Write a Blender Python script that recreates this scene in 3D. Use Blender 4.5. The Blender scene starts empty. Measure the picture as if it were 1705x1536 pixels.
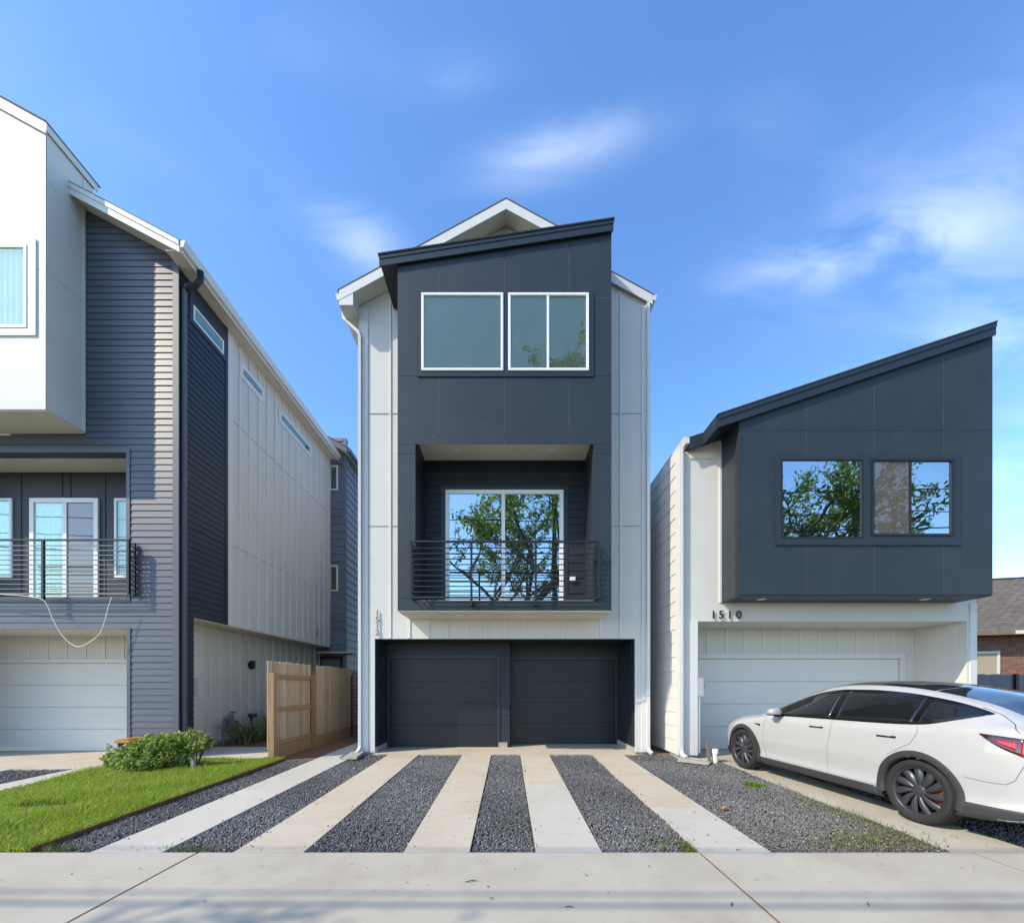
import bpy, bmesh, math, random
import numpy as np
from mathutils import Vector, Matrix
R = math.radians
rnd = random.Random(7)
rng = np.random.default_rng(11)
S = bpy.context.scene
COL = S.collection

# ------------------------------------------------------------------ camera, sky, sun, exposure
F, CX, CY, H = 700.0, 846.0, 1141.0, 1.46      # measured: focal length (px), vanishing point, eye height
def X(px, Y): return (px - CX) * Y / F          # photo measurement at a known distance Y -> metres
def Z(py, Y): return H + (CY - py) * Y / F
cam = bpy.data.cameras.new('camera'); cam_o = bpy.data.objects.new('camera', cam); COL.objects.link(cam_o)
cam_o.location = (0, 0, H); cam_o.rotation_euler = (R(90), 0, 0)
cam.sensor_width = 36; cam.sensor_fit = 'HORIZONTAL'; cam.lens = 36 * F / 1705
cam.shift_x = (852.5 - CX) / 1705; cam.shift_y = (CY - 768) / 1705
cam.clip_start = 0.05; cam.clip_end = 3000
S.camera = cam_o
SUN_DIR = Vector((1.95, 1.0, -1.85)).normalized()     # direction the light travels
sun = bpy.data.lights.new('sun', 'SUN'); sun.energy = 2.2; sun.angle = R(0.55); sun.color = (1.0, 0.87, 0.66)
sun_o = bpy.data.objects.new('sun', sun); COL.objects.link(sun_o)
sun_o.rotation_euler = SUN_DIR.to_track_quat('-Z', 'Y').to_euler(); sun_o.location = (-20, -10, 25)
EL = math.asin(-SUN_DIR.z); AZ = math.atan2(-SUN_DIR.x, -SUN_DIR.y)
S.view_settings.view_transform = 'Standard'; S.view_settings.look = 'None'
S.view_settings.exposure = 1.16; S.view_settings.gamma = 1.0

def make_world():
    w = bpy.data.worlds.new('World'); S.world = w; w.use_nodes = True
    nt = w.node_tree; N = nt.nodes; L = nt.links; N.clear()
    out = N.new('ShaderNodeOutputWorld'); bg = N.new('ShaderNodeBackground'); bg.inputs[1].default_value = 0.15
    sky = N.new('ShaderNodeTexSky'); sky.sky_type = 'NISHITA'; sky.sun_disc = False
    sky.sun_elevation = EL; sky.sun_rotation = AZ % (2 * math.pi)
    sky.air_density = 1.0; sky.dust_density = 0.4; sky.ozone_density = 2.0; sky.altitude = 0
    tc = N.new('ShaderNodeTexCoord')
    def math_(op, a, b=None, c=None, clamp=False):
        n = N.new('ShaderNodeMath'); n.operation = op; n.use_clamp = clamp
        for i, v in enumerate((a, b, c)):
            if v is None: continue
            if isinstance(v, (int, float)): n.inputs[i].default_value = v
            else: L.new(v, n.inputs[i])
        return n.outputs[0]
    sep = N.new('ShaderNodeSeparateXYZ'); L.new(tc.outputs['Generated'], sep.inputs[0])
    zc = math_('MAXIMUM', sep.outputs[2], 0.0)
    zz = math_('ADD', zc, 0.22)
    u = math_('DIVIDE', sep.outputs[0], zz); v = math_('DIVIDE', sep.outputs[1], zz)
    cmb = N.new('ShaderNodeCombineXYZ'); L.new(u, cmb.inputs[0]); L.new(v, cmb.inputs[1])
    def noise(scale, rot, stretch, detail, rough, dist):
        mp = N.new('ShaderNodeMapping'); mp.inputs['Rotation'].default_value = (0, 0, R(rot)); mp.inputs['Scale'].default_value = stretch
        L.new(cmb.outputs[0], mp.inputs[0])
        n = N.new('ShaderNodeTexNoise'); n.inputs['Scale'].default_value = scale; n.inputs['Detail'].default_value = detail
        n.inputs['Roughness'].default_value = rough; n.inputs['Distortion'].default_value = dist
        L.new(mp.outputs[0], n.inputs['Vector']); return n.outputs[0]
    wisps = noise(2.0, 24, (1.0, 2.3, 1), 7, 0.5, 0.3)
    broad = noise(0.8, 40, (1, 1.3, 1), 3, 0.5, 0.4)
    def ramp(val, a, b):
        m = N.new('ShaderNodeMapRange'); m.interpolation_type = 'SMOOTHSTEP'
        m.inputs[1].default_value = a; m.inputs[2].default_value = b
        L.new(val, m.inputs[0]); return m.outputs[0]
    cover = math_('MULTIPLY', ramp(wisps, 0.50, 0.80), ramp(broad, 0.50, 0.75))
    cover = math_('MULTIPLY', cover, 0.05)
    # cirrus banks: (direction as photo position, half sizes, tilt, weight)
    banks = [((930, 250), 0.17, 0.05, 4, 0.62), ((760, 125), 0.12, 0.04, 8, 0.16), ((1420, 420), 0.20, 0.055, -16, 0.70),
             ((1620, 350), 0.26, 0.16, -20, 0.42), ((620, 420), 0.16, 0.07, -20, 0.55), ((1270, 250), 0.10, 0.10, -50, 0.10),
             ((1700, 540), 0.22, 0.10, 0, 0.5), ((480, 70), 0.22, 0.05, 20, 0.07), ((200, 240), 0.2, 0.05, 0, 0.08), ((1680, 780), 0.3, 0.14, 0, 0.3)]
    streak = noise(4.6, 24, (1.0, 2.3, 1), 10, 0.54, 0.5)
    for (px, py), a, b, tilt, wgt in banks:
        d = Vector(((px - CX) / F, 1.0, (CY - py) / F)).normalized()
        r = d.cross(Vector((0, 0, 1))).normalized(); up = r.cross(d)
        a *= 0.6; b *= 0.5; c, s = math.cos(R(tilt)), math.sin(R(tilt)); r2 = r * c + up * s; u2 = up * c - r * s
        def dot(vec):
            n = N.new('ShaderNodeVectorMath'); n.operation = 'DOT_PRODUCT'; n.inputs[1].default_value = vec
            L.new(tc.outputs['Generated'], n.inputs[0]); return n.outputs['Value']
        e = math_('ADD', math_('POWER', math_('ABSOLUTE', math_('DIVIDE', dot(r2), a)), 2), math_('POWER', math_('ABSOLUTE', math_('DIVIDE', dot(u2), b)), 2))
        g = math_('POWER', 2.718, math_('MULTIPLY', e, -0.9))
        g = math_('MULTIPLY', g, math_('GREATER_THAN', dot(d), 0))
        g = math_('MULTIPLY', g, ramp(streak, 0.30, 0.72))
        cover = math_('MULTIPLY_ADD', g, wgt * 0.42, cover)
    cover = math_('MINIMUM', cover, 0.85)
    mix = N.new('ShaderNodeMix'); mix.data_type = 'RGBA'; L.new(cover, mix.inputs[0])
    hsv = N.new('ShaderNodeHueSaturation'); hsv.inputs['Hue'].default_value = 0.504; hsv.inputs['Saturation'].default_value = 1.2; hsv.inputs['Value'].default_value = 1.08
    L.new(sky.outputs[0], hsv.inputs['Color']); L.new(hsv.outputs[0], mix.inputs[6]); mix.inputs[7].default_value = (5.6, 6.0, 6.8, 1)
    L.new(mix.outputs[2], bg.inputs[0]); L.new(bg.outputs[0], out.inputs[0])
make_world()

# ------------------------------------------------------------------ materials
MATS = {}
def mat(name, col=(0.5, 0.5, 0.5), rough=0.6, var=0.0, noise=0.0, nscale=3.0, bump=0.0, bscale=40.0, metal=0.0, spec=0.5,
        stretch=(1, 1, 1), coat=0.0, col2=None, attr=None, trans=0.0, emit=None, stain=None):
    m = bpy.data.materials.new(name); m.use_nodes = True; nt = m.node_tree; N = nt.nodes; L = nt.links
    b = N['Principled BSDF']
    b.inputs['Roughness'].default_value = rough; b.inputs['Metallic'].default_value = metal
    b.inputs['Specular IOR Level'].default_value = spec; b.inputs['Coat Weight'].default_value = coat; b.inputs['Coat Roughness'].default_value = 0.04
    tc = N.new('ShaderNodeTexCoord'); mp = N.new('ShaderNodeMapping'); mp.inputs['Scale'].default_value = stretch
    L.new(tc.outputs['Object'], mp.inputs[0])
    def nz(scale, detail=6, rough_=0.6):
        n = N.new('ShaderNodeTexNoise'); n.inputs['Scale'].default_value = scale; n.inputs['Detail'].default_value = detail
        n.inputs['Roughness'].default_value = rough_; L.new(mp.outputs[0], n.inputs['Vector']); return n
    def mixc(fac, a, bb, mode='MIX'):
        x = N.new('ShaderNodeMix'); x.data_type = 'RGBA'; x.blend_type = mode
        for sock, v in ((x.inputs[0], fac), (x.inputs[6], a), (x.inputs[7], bb)):
            if isinstance(v, (int, float)): sock.default_value = v
            elif isinstance(v, tuple): sock.default_value = (*v[:3], 1)
            else: L.new(v, sock)
        return x.outputs[2]
    cur = col
    if attr:
        a = N.new('ShaderNodeAttribute'); a.attribute_name = attr; cur = a.outputs['Color']
    if noise > 0:
        n = nz(nscale); rp = N.new('ShaderNodeMapRange'); rp.inputs[1].default_value = 0.3; rp.inputs[2].default_value = 0.7
        L.new(n.outputs[0], rp.inputs[0])
        c2 = col2 if col2 else tuple(max(0, c * (1 - noise)) for c in col)
        cur = mixc(rp.outputs[0], cur, c2)
    for (sc, sscale, amt, lo, hi) in (stain if isinstance(stain, list) else [stain] if stain else []):
        n = nz(sscale, 8, 0.65); rp = N.new('ShaderNodeMapRange'); rp.inputs[1].default_value = lo; rp.inputs[2].default_value = hi; rp.inputs[4].default_value = amt
        L.new(n.outputs[0], rp.inputs[0]); cur = mixc(rp.outputs[0], cur, sc)
    if var > 0:
        oi = N.new('ShaderNodeObjectInfo'); rp = N.new('ShaderNodeMapRange'); rp.inputs[3].default_value = 1 - var; rp.inputs[4].default_value = 1 + var
        L.new(oi.outputs['Random'], rp.inputs[0])
        cmb = N.new('ShaderNodeCombineColor')
        for i in range(3): L.new(rp.outputs[0], cmb.inputs[i])
        cur = mixc(1.0, cur, cmb.outputs[0], 'MULTIPLY')
    if isinstance(cur, tuple): b.inputs['Base Color'].default_value = (*cur[:3], 1)
    else: L.new(cur, b.inputs['Base Color'])
    if bump > 0:
        n = nz(bscale, 5); bp = N.new('ShaderNodeBump'); bp.inputs['Strength'].default_value = bump; bp.inputs['Distance'].default_value = 0.01
        L.new(n.outputs[0], bp.inputs['Height']); L.new(bp.outputs[0], b.inputs['Normal'])
    if trans > 0:
        tr = N.new('ShaderNodeBsdfTranslucent'); ms = N.new('ShaderNodeMixShader'); ms.inputs[0].default_value = trans
        if isinstance(cur, tuple): tr.inputs[0].default_value = (*cur[:3], 1)
        else: L.new(cur, tr.inputs[0])
        L.new(b.outputs[0], ms.inputs[1]); L.new(tr.outputs[0], ms.inputs[2]); L.new(ms.outputs[0], N['Material Output'].inputs[0])
    if emit:
        b.inputs['Emission Color'].default_value = (*emit[:3], 1); b.inputs['Emission Strength'].default_value = emit[3]
    MATS[name] = m
    return m
def glass(name, refl, tint, gcol=(1, 1, 1), rough=0.0, wave=0.0, top=1.0):
    m = bpy.data.materials.new(name); m.use_nodes = True; N = m.node_tree.nodes; L = m.node_tree.links; N.clear()
    o = N.new('ShaderNodeOutputMaterial'); g = N.new('ShaderNodeBsdfGlossy'); t = N.new('ShaderNodeBsdfTransparent'); ms = N.new('ShaderNodeMixShader')
    g.inputs['Color'].default_value = (*gcol, 1); g.inputs['Roughness'].default_value = rough; t.inputs[0].default_value = (*tint, 1)
    fr = N.new('ShaderNodeLayerWeight'); fr.inputs[0].default_value = 0.25
    mr = N.new('ShaderNodeMapRange'); mr.inputs[3].default_value = refl; mr.inputs[4].default_value = top
    L.new(fr.outputs['Fresnel'], mr.inputs[0]); L.new(mr.outputs[0], ms.inputs[0])
    if wave > 0:
        tc = N.new('ShaderNodeTexCoord'); n = N.new('ShaderNodeTexNoise'); n.inputs['Scale'].default_value = 1.6; n.inputs['Detail'].default_value = 1
        L.new(tc.outputs['Object'], n.inputs['Vector'])
        bp = N.new('ShaderNodeBump'); bp.inputs['Strength'].default_value = wave; bp.inputs['Distance'].default_value = 0.05
        L.new(n.outputs[0], bp.inputs['Height']); L.new(bp.outputs[0], g.inputs['Normal'])
    L.new(t.outputs[0], ms.inputs[1]); L.new(g.outputs[0], ms.inputs[2]); L.new(ms.outputs[0], o.inputs[0])
    MATS[name] = m; return m

mat('white_paint', (0.66, 0.645, 0.60), 0.55, noise=0.05, nscale=1.3, bump=0.10, bscale=90, stain=((0.54, 0.52, 0.48), 0.8, 0.35, 0.52, 0.8))
mat('white_trim', (0.70, 0.69, 0.66), 0.45, bump=0.05, bscale=60, noise=0.05, nscale=4)
mat('white_metal', (0.70, 0.70, 0.68), 0.35, noise=0.06, nscale=6)
mat('white_vinyl', (0.84, 0.84, 0.82), 0.35)
mat('warm_bounce_soffit', (0.74, 0.69, 0.57), 0.6, noise=0.05, nscale=2)  # white paint with warm bounce light off the ground put into its colour
mat('charcoal_panel', (0.019, 0.029, 0.040), 0.5, var=0.05, noise=0.30, nscale=1.1, bump=0.08, bscale=120, spec=0.45, col2=(0.026, 0.037, 0.048), stain=[((0.048, 0.058, 0.066), 1.6, 0.5, 0.54, 0.8), ((0.07, 0.08, 0.085), 7, 0.3, 0.62, 0.8)])
mat('charcoal_trim', (0.019, 0.028, 0.039), 0.45, noise=0.1, nscale=5)
mat('charcoal_siding', (0.014, 0.020, 0.030), 0.5, var=0.10, noise=0.1, nscale=3, bump=0.08, bscale=50, stretch=(1, 1, 6))
mat('charcoal_door', (0.009, 0.0125, 0.019), 0.42, var=0.06, noise=0.15, nscale=2, bump=0.06, bscale=80)
mat('joint_dark', (0.015, 0.017, 0.02), 0.8)
mat('flashing', (0.34, 0.34, 0.33), 0.6)
mat('caulk', (0.10, 0.106, 0.112), 0.7)
mat('slate_siding', (0.088, 0.095, 0.118), 0.42, var=0.07, noise=0.12, nscale=3, bump=0.10, bscale=45, stretch=(1, 1, 5), spec=0.55)
mat('slate_trim', (0.095, 0.105, 0.13), 0.45, noise=0.08, nscale=4)
mat('blue_grey_siding', (0.15, 0.17, 0.21), 0.5, var=0.06, noise=0.08, nscale=3)
mat('black_metal', (0.012, 0.012, 0.014), 0.4, metal=0.0, spec=0.5)
mat('shingle_dark', (0.022, 0.023, 0.026), 0.9, noise=0.4, nscale=20, bump=0.5, bscale=60)
mat('shingle_grey', (0.12, 0.118, 0.115), 0.9, noise=0.4, nscale=20, bump=0.5, bscale=60)
mat('door_white', (0.72, 0.70, 0.66), 0.4, var=0.015, noise=0.04, nscale=1.5, bump=0.04, bscale=90)
mat('cedar', (0.52, 0.385, 0.265), 0.75, var=0.2, noise=0.35, nscale=3.0, stretch=(9, 9, 0.7), bump=0.2, bscale=25, col2=(0.38, 0.28, 0.195), stain=((0.20, 0.11, 0.05), 2.5, 0.6, 0.66, 0.78))
mat('cedar_post', (0.40, 0.235, 0.115), 0.7, var=0.08, noise=0.35, nscale=4, stretch=(8, 8, 0.6), bump=0.2, bscale=25)
mat('concrete_walk', (0.46, 0.43, 0.352), 0.85, var=0.02, noise=0.10, nscale=0.9, bump=0.12, bscale=140, stain=[((0.33, 0.28, 0.21), 1.1, 0.7, 0.46, 0.75), ((0.27, 0.25, 0.22), 4.5, 0.55, 0.56, 0.8), ((0.12, 0.10, 0.08), 42, 0.45, 0.69, 0.76)])
mat('concrete_pale', (0.52, 0.495, 0.43), 0.85, var=0.02, noise=0.07, nscale=1.4, bump=0.10, bscale=140, stain=[((0.43, 0.38, 0.31), 1.5, 0.6, 0.48, 0.78), ((0.30, 0.27, 0.23), 6, 0.45, 0.58, 0.8), ((0.14, 0.12, 0.10), 48, 0.4, 0.69, 0.76)])
mat('concrete_tan', (0.53, 0.482, 0.392), 0.85, var=0.03, noise=0.10, nscale=1.1, bump=0.10, bscale=140, col2=(0.51, 0.435, 0.335), stain=[((0.40, 0.30, 0.19), 1.3, 0.65, 0.48, 0.78), ((0.33, 0.27, 0.20), 5, 0.5, 0.57, 0.8), ((0.14, 0.11, 0.08), 48, 0.4, 0.69, 0.76)])
mat('concrete_rough', (0.40, 0.38, 0.34), 0.9, noise=0.25, nscale=6, bump=0.3, bscale=50)
mat('joint_wood', (0.30, 0.165, 0.10), 0.9, noise=0.4, nscale=14)
mat('edging_rust', (0.20, 0.085, 0.035), 0.85, noise=0.5, nscale=12)
mat('soil_red', (0.24, 0.125, 0.06), 0.95, noise=0.4, nscale=8, bump=0.6, bscale=30)
mat('gravel_bed', (0.085, 0.085, 0.085), 0.95, noise=0.5, nscale=60, bump=0.8, bscale=90)
mat('gravel_stone', attr='tint', rough=0.75, spec=0.4)
mat('turf_soil', (0.06, 0.085, 0.02), 0.95, noise=0.4, nscale=15)
mat('field', (0.10, 0.13, 0.05), 0.95, noise=0.35, nscale=0.3)
mat('grass', attr='tint', rough=0.55, trans=0.45, spec=0.3)
mat('leaf', attr='tint', rough=0.42, trans=0.5, spec=0.45)
mat('litter', attr='tint', rough=0.8)
mat('bark', (0.10, 0.078, 0.058), 0.9, noise=0.4, nscale=6, stretch=(3, 3, 0.6), bump=0.6, bscale=20)
mat('asphalt', (0.055, 0.055, 0.056), 0.9, noise=0.25, nscale=2, bump=0.3, bscale=120)
mat('room', (0.30, 0.29, 0.27), 0.9)
mat('room_floor', (0.20, 0.15, 0.10), 0.7)
mat('roller_blind', (0.42, 0.37, 0.27), 0.85, noise=0.04, nscale=1)
mat('curtain', (0.74, 0.76, 0.66), 0.85, noise=0.05, nscale=2)
mat('grey_plastic', (0.42, 0.44, 0.45), 0.5)
mat('grey_meter', (0.20, 0.21, 0.22), 0.5, noise=0.3, nscale=12)
mat('pvc', (0.82, 0.82, 0.80), 0.35)
mat('wood_grey', (0.24, 0.19, 0.14), 0.85, noise=0.4, nscale=8, stretch=(6, 6, 0.7))
mat('lamp_lens', (0.85, 0.80, 0.66), 0.4)
mat('bin_blue', (0.012, 0.03, 0.055), 0.4)
mat('bin_lid', (0.45, 0.21, 0.02), 0.45)
mat('cable_white', (0.75, 0.74, 0.70), 0.5)
mat('car_paint', (0.44, 0.44, 0.435), 0.22, coat=1.0, spec=0.5)
mat('car_plastic', (0.035, 0.036, 0.039), 0.55)
mat('car_gloss_black', (0.006, 0.006, 0.007), 0.08, spec=0.6)
mat('seam', (0.05, 0.05, 0.052), 0.8)
mat('rubber', (0.022, 0.021, 0.020), 0.8, noise=0.3, nscale=10, bump=0.15, bscale=60)
mat('rim', (0.060, 0.063, 0.070), 0.34, metal=0.4)
mat('brake', (0.035, 0.035, 0.036), 0.5, metal=0.5)
mat('caliper', (0.30, 0.035, 0.012), 0.4)
mat('tail_red', (0.45, 0.012, 0.012), 0.12, coat=1.0)
mat('tail_dark', (0.055, 0.012, 0.016), 0.1, coat=1.0)
mat('wheel_well', (0.008, 0.008, 0.008), 0.95)
mat('grey_fence', (0.16, 0.17, 0.19), 0.7, var=0.1, noise=0.2, nscale=4)
glass('glass_mirror', 0.62, (0.45, 0.5, 0.5), (0.95, 1.0, 1.0), wave=0.05)
glass('glass_clear', 0.10, (0.90, 0.97, 0.92), (0.86, 1.0, 0.97), wave=0.02, top=0.32)
glass('glass_screen', 0.30, (0.30, 0.28, 0.26), (0.85, 0.78, 0.72), rough=0.02)
def screen_mesh():      # woven insect screen: grey brown threads, mostly open
    N = MATS['glass_screen'].node_tree.nodes; L = MATS['glass_screen'].node_tree.links; o = [n for n in N if n.type == 'OUTPUT_MATERIAL'][0]; src = o.inputs[0].links[0].from_socket
    d = N.new('ShaderNodeBsdfDiffuse'); d.inputs[0].default_value = (0.24, 0.21, 0.19, 1); ms = N.new('ShaderNodeMixShader'); ms.inputs[0].default_value = 0.42
    L.new(src, ms.inputs[1]); L.new(d.outputs[0], ms.inputs[2]); L.new(ms.outputs[0], o.inputs[0])
screen_mesh()
glass('glass_blind', 0.07, (0.94, 0.97, 0.95), (0.85, 0.95, 0.78), wave=0.01)
def car_glass():
    m = mat('car_glass', (0.010, 0.011, 0.012), 0.02, spec=0.75, coat=0.3); return m
car_glass()
def pattern_mat(name, c1, c2, cm, scale, bw, rh, ms, bump, axis):
    m = bpy.data.materials.new(name); m.use_nodes = True; N = m.node_tree.nodes; L = m.node_tree.links; b = N['Principled BSDF']; b.inputs['Roughness'].default_value = 0.9
    tc = N.new('ShaderNodeTexCoord'); mp = N.new('ShaderNodeMapping'); mp.inputs['Rotation'].default_value = axis; L.new(tc.outputs['Object'], mp.inputs[0])
    br = N.new('ShaderNodeTexBrick'); br.inputs['Scale'].default_value = scale; br.inputs['Brick Width'].default_value = bw; br.inputs['Row Height'].default_value = rh; br.inputs['Mortar Size'].default_value = ms
    for i, c in ((1, c1), (2, c2), (3, cm)): br.inputs[i].default_value = (*c, 1)
    L.new(mp.outputs[0], br.inputs[0])
    n = N.new('ShaderNodeTexNoise'); n.inputs['Scale'].default_value = 5; L.new(tc.outputs['Object'], n.inputs[0])
    mx = N.new('ShaderNodeMix'); mx.data_type = 'RGBA'; mx.blend_type = 'MULTIPLY'; mx.inputs[0].default_value = 0.7
    L.new(br.outputs[0], mx.inputs[6]); L.new(n.outputs['Color'], mx.inputs[7])
    hs = N.new('ShaderNodeHueSaturation'); hs.inputs['Value'].default_value = 1.6; hs.inputs['Saturation'].default_value = 0.9; L.new(mx.outputs[2], hs.inputs['Color'])
    L.new(hs.outputs[0], b.inputs['Base Color'])
    bp = N.new('ShaderNodeBump'); bp.inputs['Strength'].default_value = bump; bp.inputs['Distance'].default_value = 0.02; bp.invert = True
    L.new(br.outputs['Fac'], bp.inputs['Height']); L.new(bp.outputs[0], b.inputs['Normal']); MATS[name] = m
pattern_mat('brick', (0.30, 0.095, 0.040), (0.17, 0.056, 0.028), (0.20, 0.17, 0.14), 1.0, 0.22, 0.075, 0.01, 0.6, (R(90), 0, 0))
pattern_mat('brown_shingle', (0.16, 0.13, 0.10), (0.115, 0.092, 0.07), (0.05, 0.042, 0.033), 1.0, 0.3, 0.14, 0.012, 0.6, (0, 0, 0))

# ------------------------------------------------------------------ mesh helpers
class MB:
    def __init__(s): s.v = []; s.f = []
    def add(s, vs, fs):
        o = len(s.v); s.v += [tuple(p) for p in vs]; s.f += [tuple(i + o for i in f) for f in fs]; return s
    def box(s, x0, x1, y0, y1, z0, z1):
        return s.add([(x0, y0, z0), (x1, y0, z0), (x1, y1, z0), (x0, y1, z0), (x0, y0, z1), (x1, y0, z1), (x1, y1, z1), (x0, y1, z1)],
                     [(0, 3, 2, 1), (4, 5, 6, 7), (0, 1, 5, 4), (1, 2, 6, 5), (2, 3, 7, 6), (3, 0, 4, 7)])
    def prism(s, poly, off):
        n = len(poly); off = Vector(off); a = [Vector(p) for p in poly]
        return s.add(a + [p + off for p in a], [tuple(range(n)), tuple(range(2 * n - 1, n - 1, -1))] + [(i, (i + 1) % n, n + (i + 1) % n, n + i) for i in range(n)])
    def tube(s, pts, r, n=8, cap=True):
        pts = [Vector(p) for p in pts]; rs = r if isinstance(r, (list, tuple)) else [r] * len(pts); rings = []
        ref = None
        for i, p in enumerate(pts):
            t = (pts[min(i + 1, len(pts) - 1)] - pts[max(i - 1, 0)]).normalized()
            if ref is None: ref = Vector((0, 0, 1)) if abs(t.z) < 0.9 else Vector((1, 0, 0))
            a = (ref - t * ref.dot(t))
            if a.length < 1e-4: a = t.orthogonal()
            a.normalize(); b = t.cross(a); ref = a
            rings.append([p + (a * math.cos(k * 2 * math.pi / n + math.pi / n) + b * math.sin(k * 2 * math.pi / n + math.pi / n)) * rs[i] for k in range(n)])
        vs = [q for g in rings for q in g]; fs = []
        for i in range(len(pts) - 1):
            for k in range(n): fs.append((i * n + k, i * n + (k + 1) % n, (i + 1) * n + (k + 1) % n, (i + 1) * n + k))
        if cap: fs += [tuple(range(n))[::-1], tuple((len(pts) - 1) * n + k for k in range(n))]
        return s.add(vs, fs)
    def lathe(s, prof, c, axis='z', n=32):
        vs = []; fs = []; m = len(prof); c = Vector(c)
        for k in range(n):
            a = 2 * math.pi * k / n
            for (r, h) in prof:
                p = Vector((r * math.cos(a), r * math.sin(a), h))
                if axis == 'y': p = Vector((p.x, p.z, p.y))
                if axis == 'x': p = Vector((p.z, p.x, p.y))
                vs.append(c + p)
        for k in range(n):
            for j in range(m - 1): fs.append((k * m + j, ((k + 1) % n) * m + j, ((k + 1) % n) * m + j + 1, k * m + j + 1))
        return s.add(vs, fs)
    def build(s, name, m, parent=None, smooth=False, bevel=0.0, recalc=True, local=False, **tags):
        me = bpy.data.meshes.new(name)
        if recalc or bevel:
            me.from_pydata(s.v, [], s.f); bm = bmesh.new(); bm.from_mesh(me)
            if bevel:
                bmesh.ops.recalc_face_normals(bm, faces=bm.faces)
                bmesh.ops.bevel(bm, geom=[e for e in bm.edges if e.is_manifold and e.calc_face_angle(0) > 0.5], offset=bevel, segments=2, affect='EDGES', clamp_overlap=True)
            bmesh.ops.recalc_face_normals(bm, faces=bm.faces); bm.to_mesh(me); bm.free()
        else: me.from_pydata(s.v, [], s.f)
        return link(name, me, m, parent, smooth, local, **tags)
def link(name, me, m, parent=None, smooth=False, local=False, **tags):
    me.materials.clear(); me.materials.append(MATS[m] if isinstance(m, str) else m)
    if smooth: me.polygons.foreach_set('use_smooth', [True] * len(me.polygons)); me.update()
    o = bpy.data.objects.new(name, me); COL.objects.link(o); adopt(o, parent, local)
    for k, v in tags.items(): o[k] = v
    return o
def adopt(o, parent, local=False):
    if parent is None: return
    o.parent = parent
    if not local and parent.type == 'EMPTY':
        q = parent; loc = Vector((0, 0, 0))
        while q is not None:
            if q.type == 'EMPTY': loc += q.location
            q = q.parent
        o.matrix_parent_inverse = Matrix.Translation(-loc)
def box(name, m, parent, x0, x1, y0, y1, z0, z1, **k):
    return MB().box(min(x0, x1), max(x0, x1), min(y0, y1), max(y0, y1), min(z0, z1), max(z0, z1)).build(name, m, parent, recalc=False, **k)
def thing(name, loc, label, cat, group=None):
    o = bpy.data.objects.new(name, None); COL.objects.link(o); o.location = loc; o.empty_display_size = 0.2
    o['label'] = label; o['category'] = cat
    if group: o['group'] = group
    return o
def sub(name, parent):
    o = bpy.data.objects.new(name, None); COL.objects.link(o); o.parent = parent; o.empty_display_size = 0.1; return o
def tag(o, label, cat, group=None):
    o['label'] = label; o['category'] = cat
    if group: o['group'] = group
    return o
# planes: (u, z, out) -> world
def front(Y0): return lambda u, z, o: (u, Y0 - o, z)
def right(X0): return lambda u, z, o: (X0 + o, u, z)
def left(X0): return lambda u, z, o: (X0 - o, u, z)
def slabmesh(pm, poly, o0, o1):
    n = len(poly); mb = MB()
    mb.add([pm(u, z, o0) for u, z in poly] + [pm(u, z, o1) for u, z in poly],
           [tuple(range(n)), tuple(range(2 * n - 1, n - 1, -1))] + [(i, (i + 1) % n, n + (i + 1) % n, n + i) for i in range(n)])
    return mb
def rect(pm, u0, u1, z0, z1, o0, o1): return slabmesh(pm, [(u0, z0), (u1, z0), (u1, z1), (u0, z1)], o0, o1)
def clip(poly, a, b, c):      # keep a*u + b*z <= c
    out = []
    for i in range(len(poly)):
        p, q = poly[i], poly[(i + 1) % len(poly)]; dp = a * p[0] + b * p[1] - c; dq = a * q[0] + b * q[1] - c
        if dp <= 0: out.append(p)
        if (dp < 0 < dq) or (dq < 0 < dp):
            t = dp / (dp - dq); out.append((p[0] + (q[0] - p[0]) * t, p[1] + (q[1] - p[1]) * t))
    return out
def wall(pm, u0, u1, z0, z1, holes, t, tops=()):
    us = sorted({u0, u1, *[v for h in holes for v in h[:2] if u0 < v < u1]}); zs = sorted({z0, z1, *[v for h in holes for v in h[2:] if z0 < v < z1]})
    mb = MB()
    full = lambda i, j: 0 <= i < len(us) - 1 and 0 <= j < len(zs) - 1 and not any(h[0] <= (us[i] + us[i + 1]) / 2 <= h[1] and h[2] <= (zs[j] + zs[j + 1]) / 2 <= h[3] for h in holes)
    for i in range(len(us) - 1):
        for j in range(len(zs) - 1):
            if not full(i, j): continue
            a, b, c, d = us[i], us[i + 1], zs[j], zs[j + 1]
            poly = [(a, c), (b, c), (b, d), (a, d)]
            for tp in tops: poly = clip(poly, *tp) if len(poly) > 2 else []
            if len(poly) < 3: continue
            if tops and len(poly) != 4 or any(abs(p[1] - c) > 1e-6 and abs(p[1] - d) > 1e-6 for p in poly):
                m = slabmesh(pm, poly, 0, -t); mb.add(m.v, m.f); continue
            mb.add([pm(a, c, 0), pm(b, c, 0), pm(b, d, 0), pm(a, d, 0)], [(0, 1, 2, 3)])
            mb.add([pm(a, c, -t), pm(b, c, -t), pm(b, d, -t), pm(a, d, -t)], [(0, 3, 2, 1)])
            for (ii, jj, p, q) in ((i - 1, j, (a, c), (a, d)), (i + 1, j, (b, c), (b, d)), (i, j - 1, (a, c), (b, c)), (i, j + 1, (a, d), (b, d))):
                if not full(ii, jj): mb.add([pm(*p, 0), pm(*q, 0), pm(*q, -t), pm(*p, -t)], [(0, 1, 2, 3)])
    return mb
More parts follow.
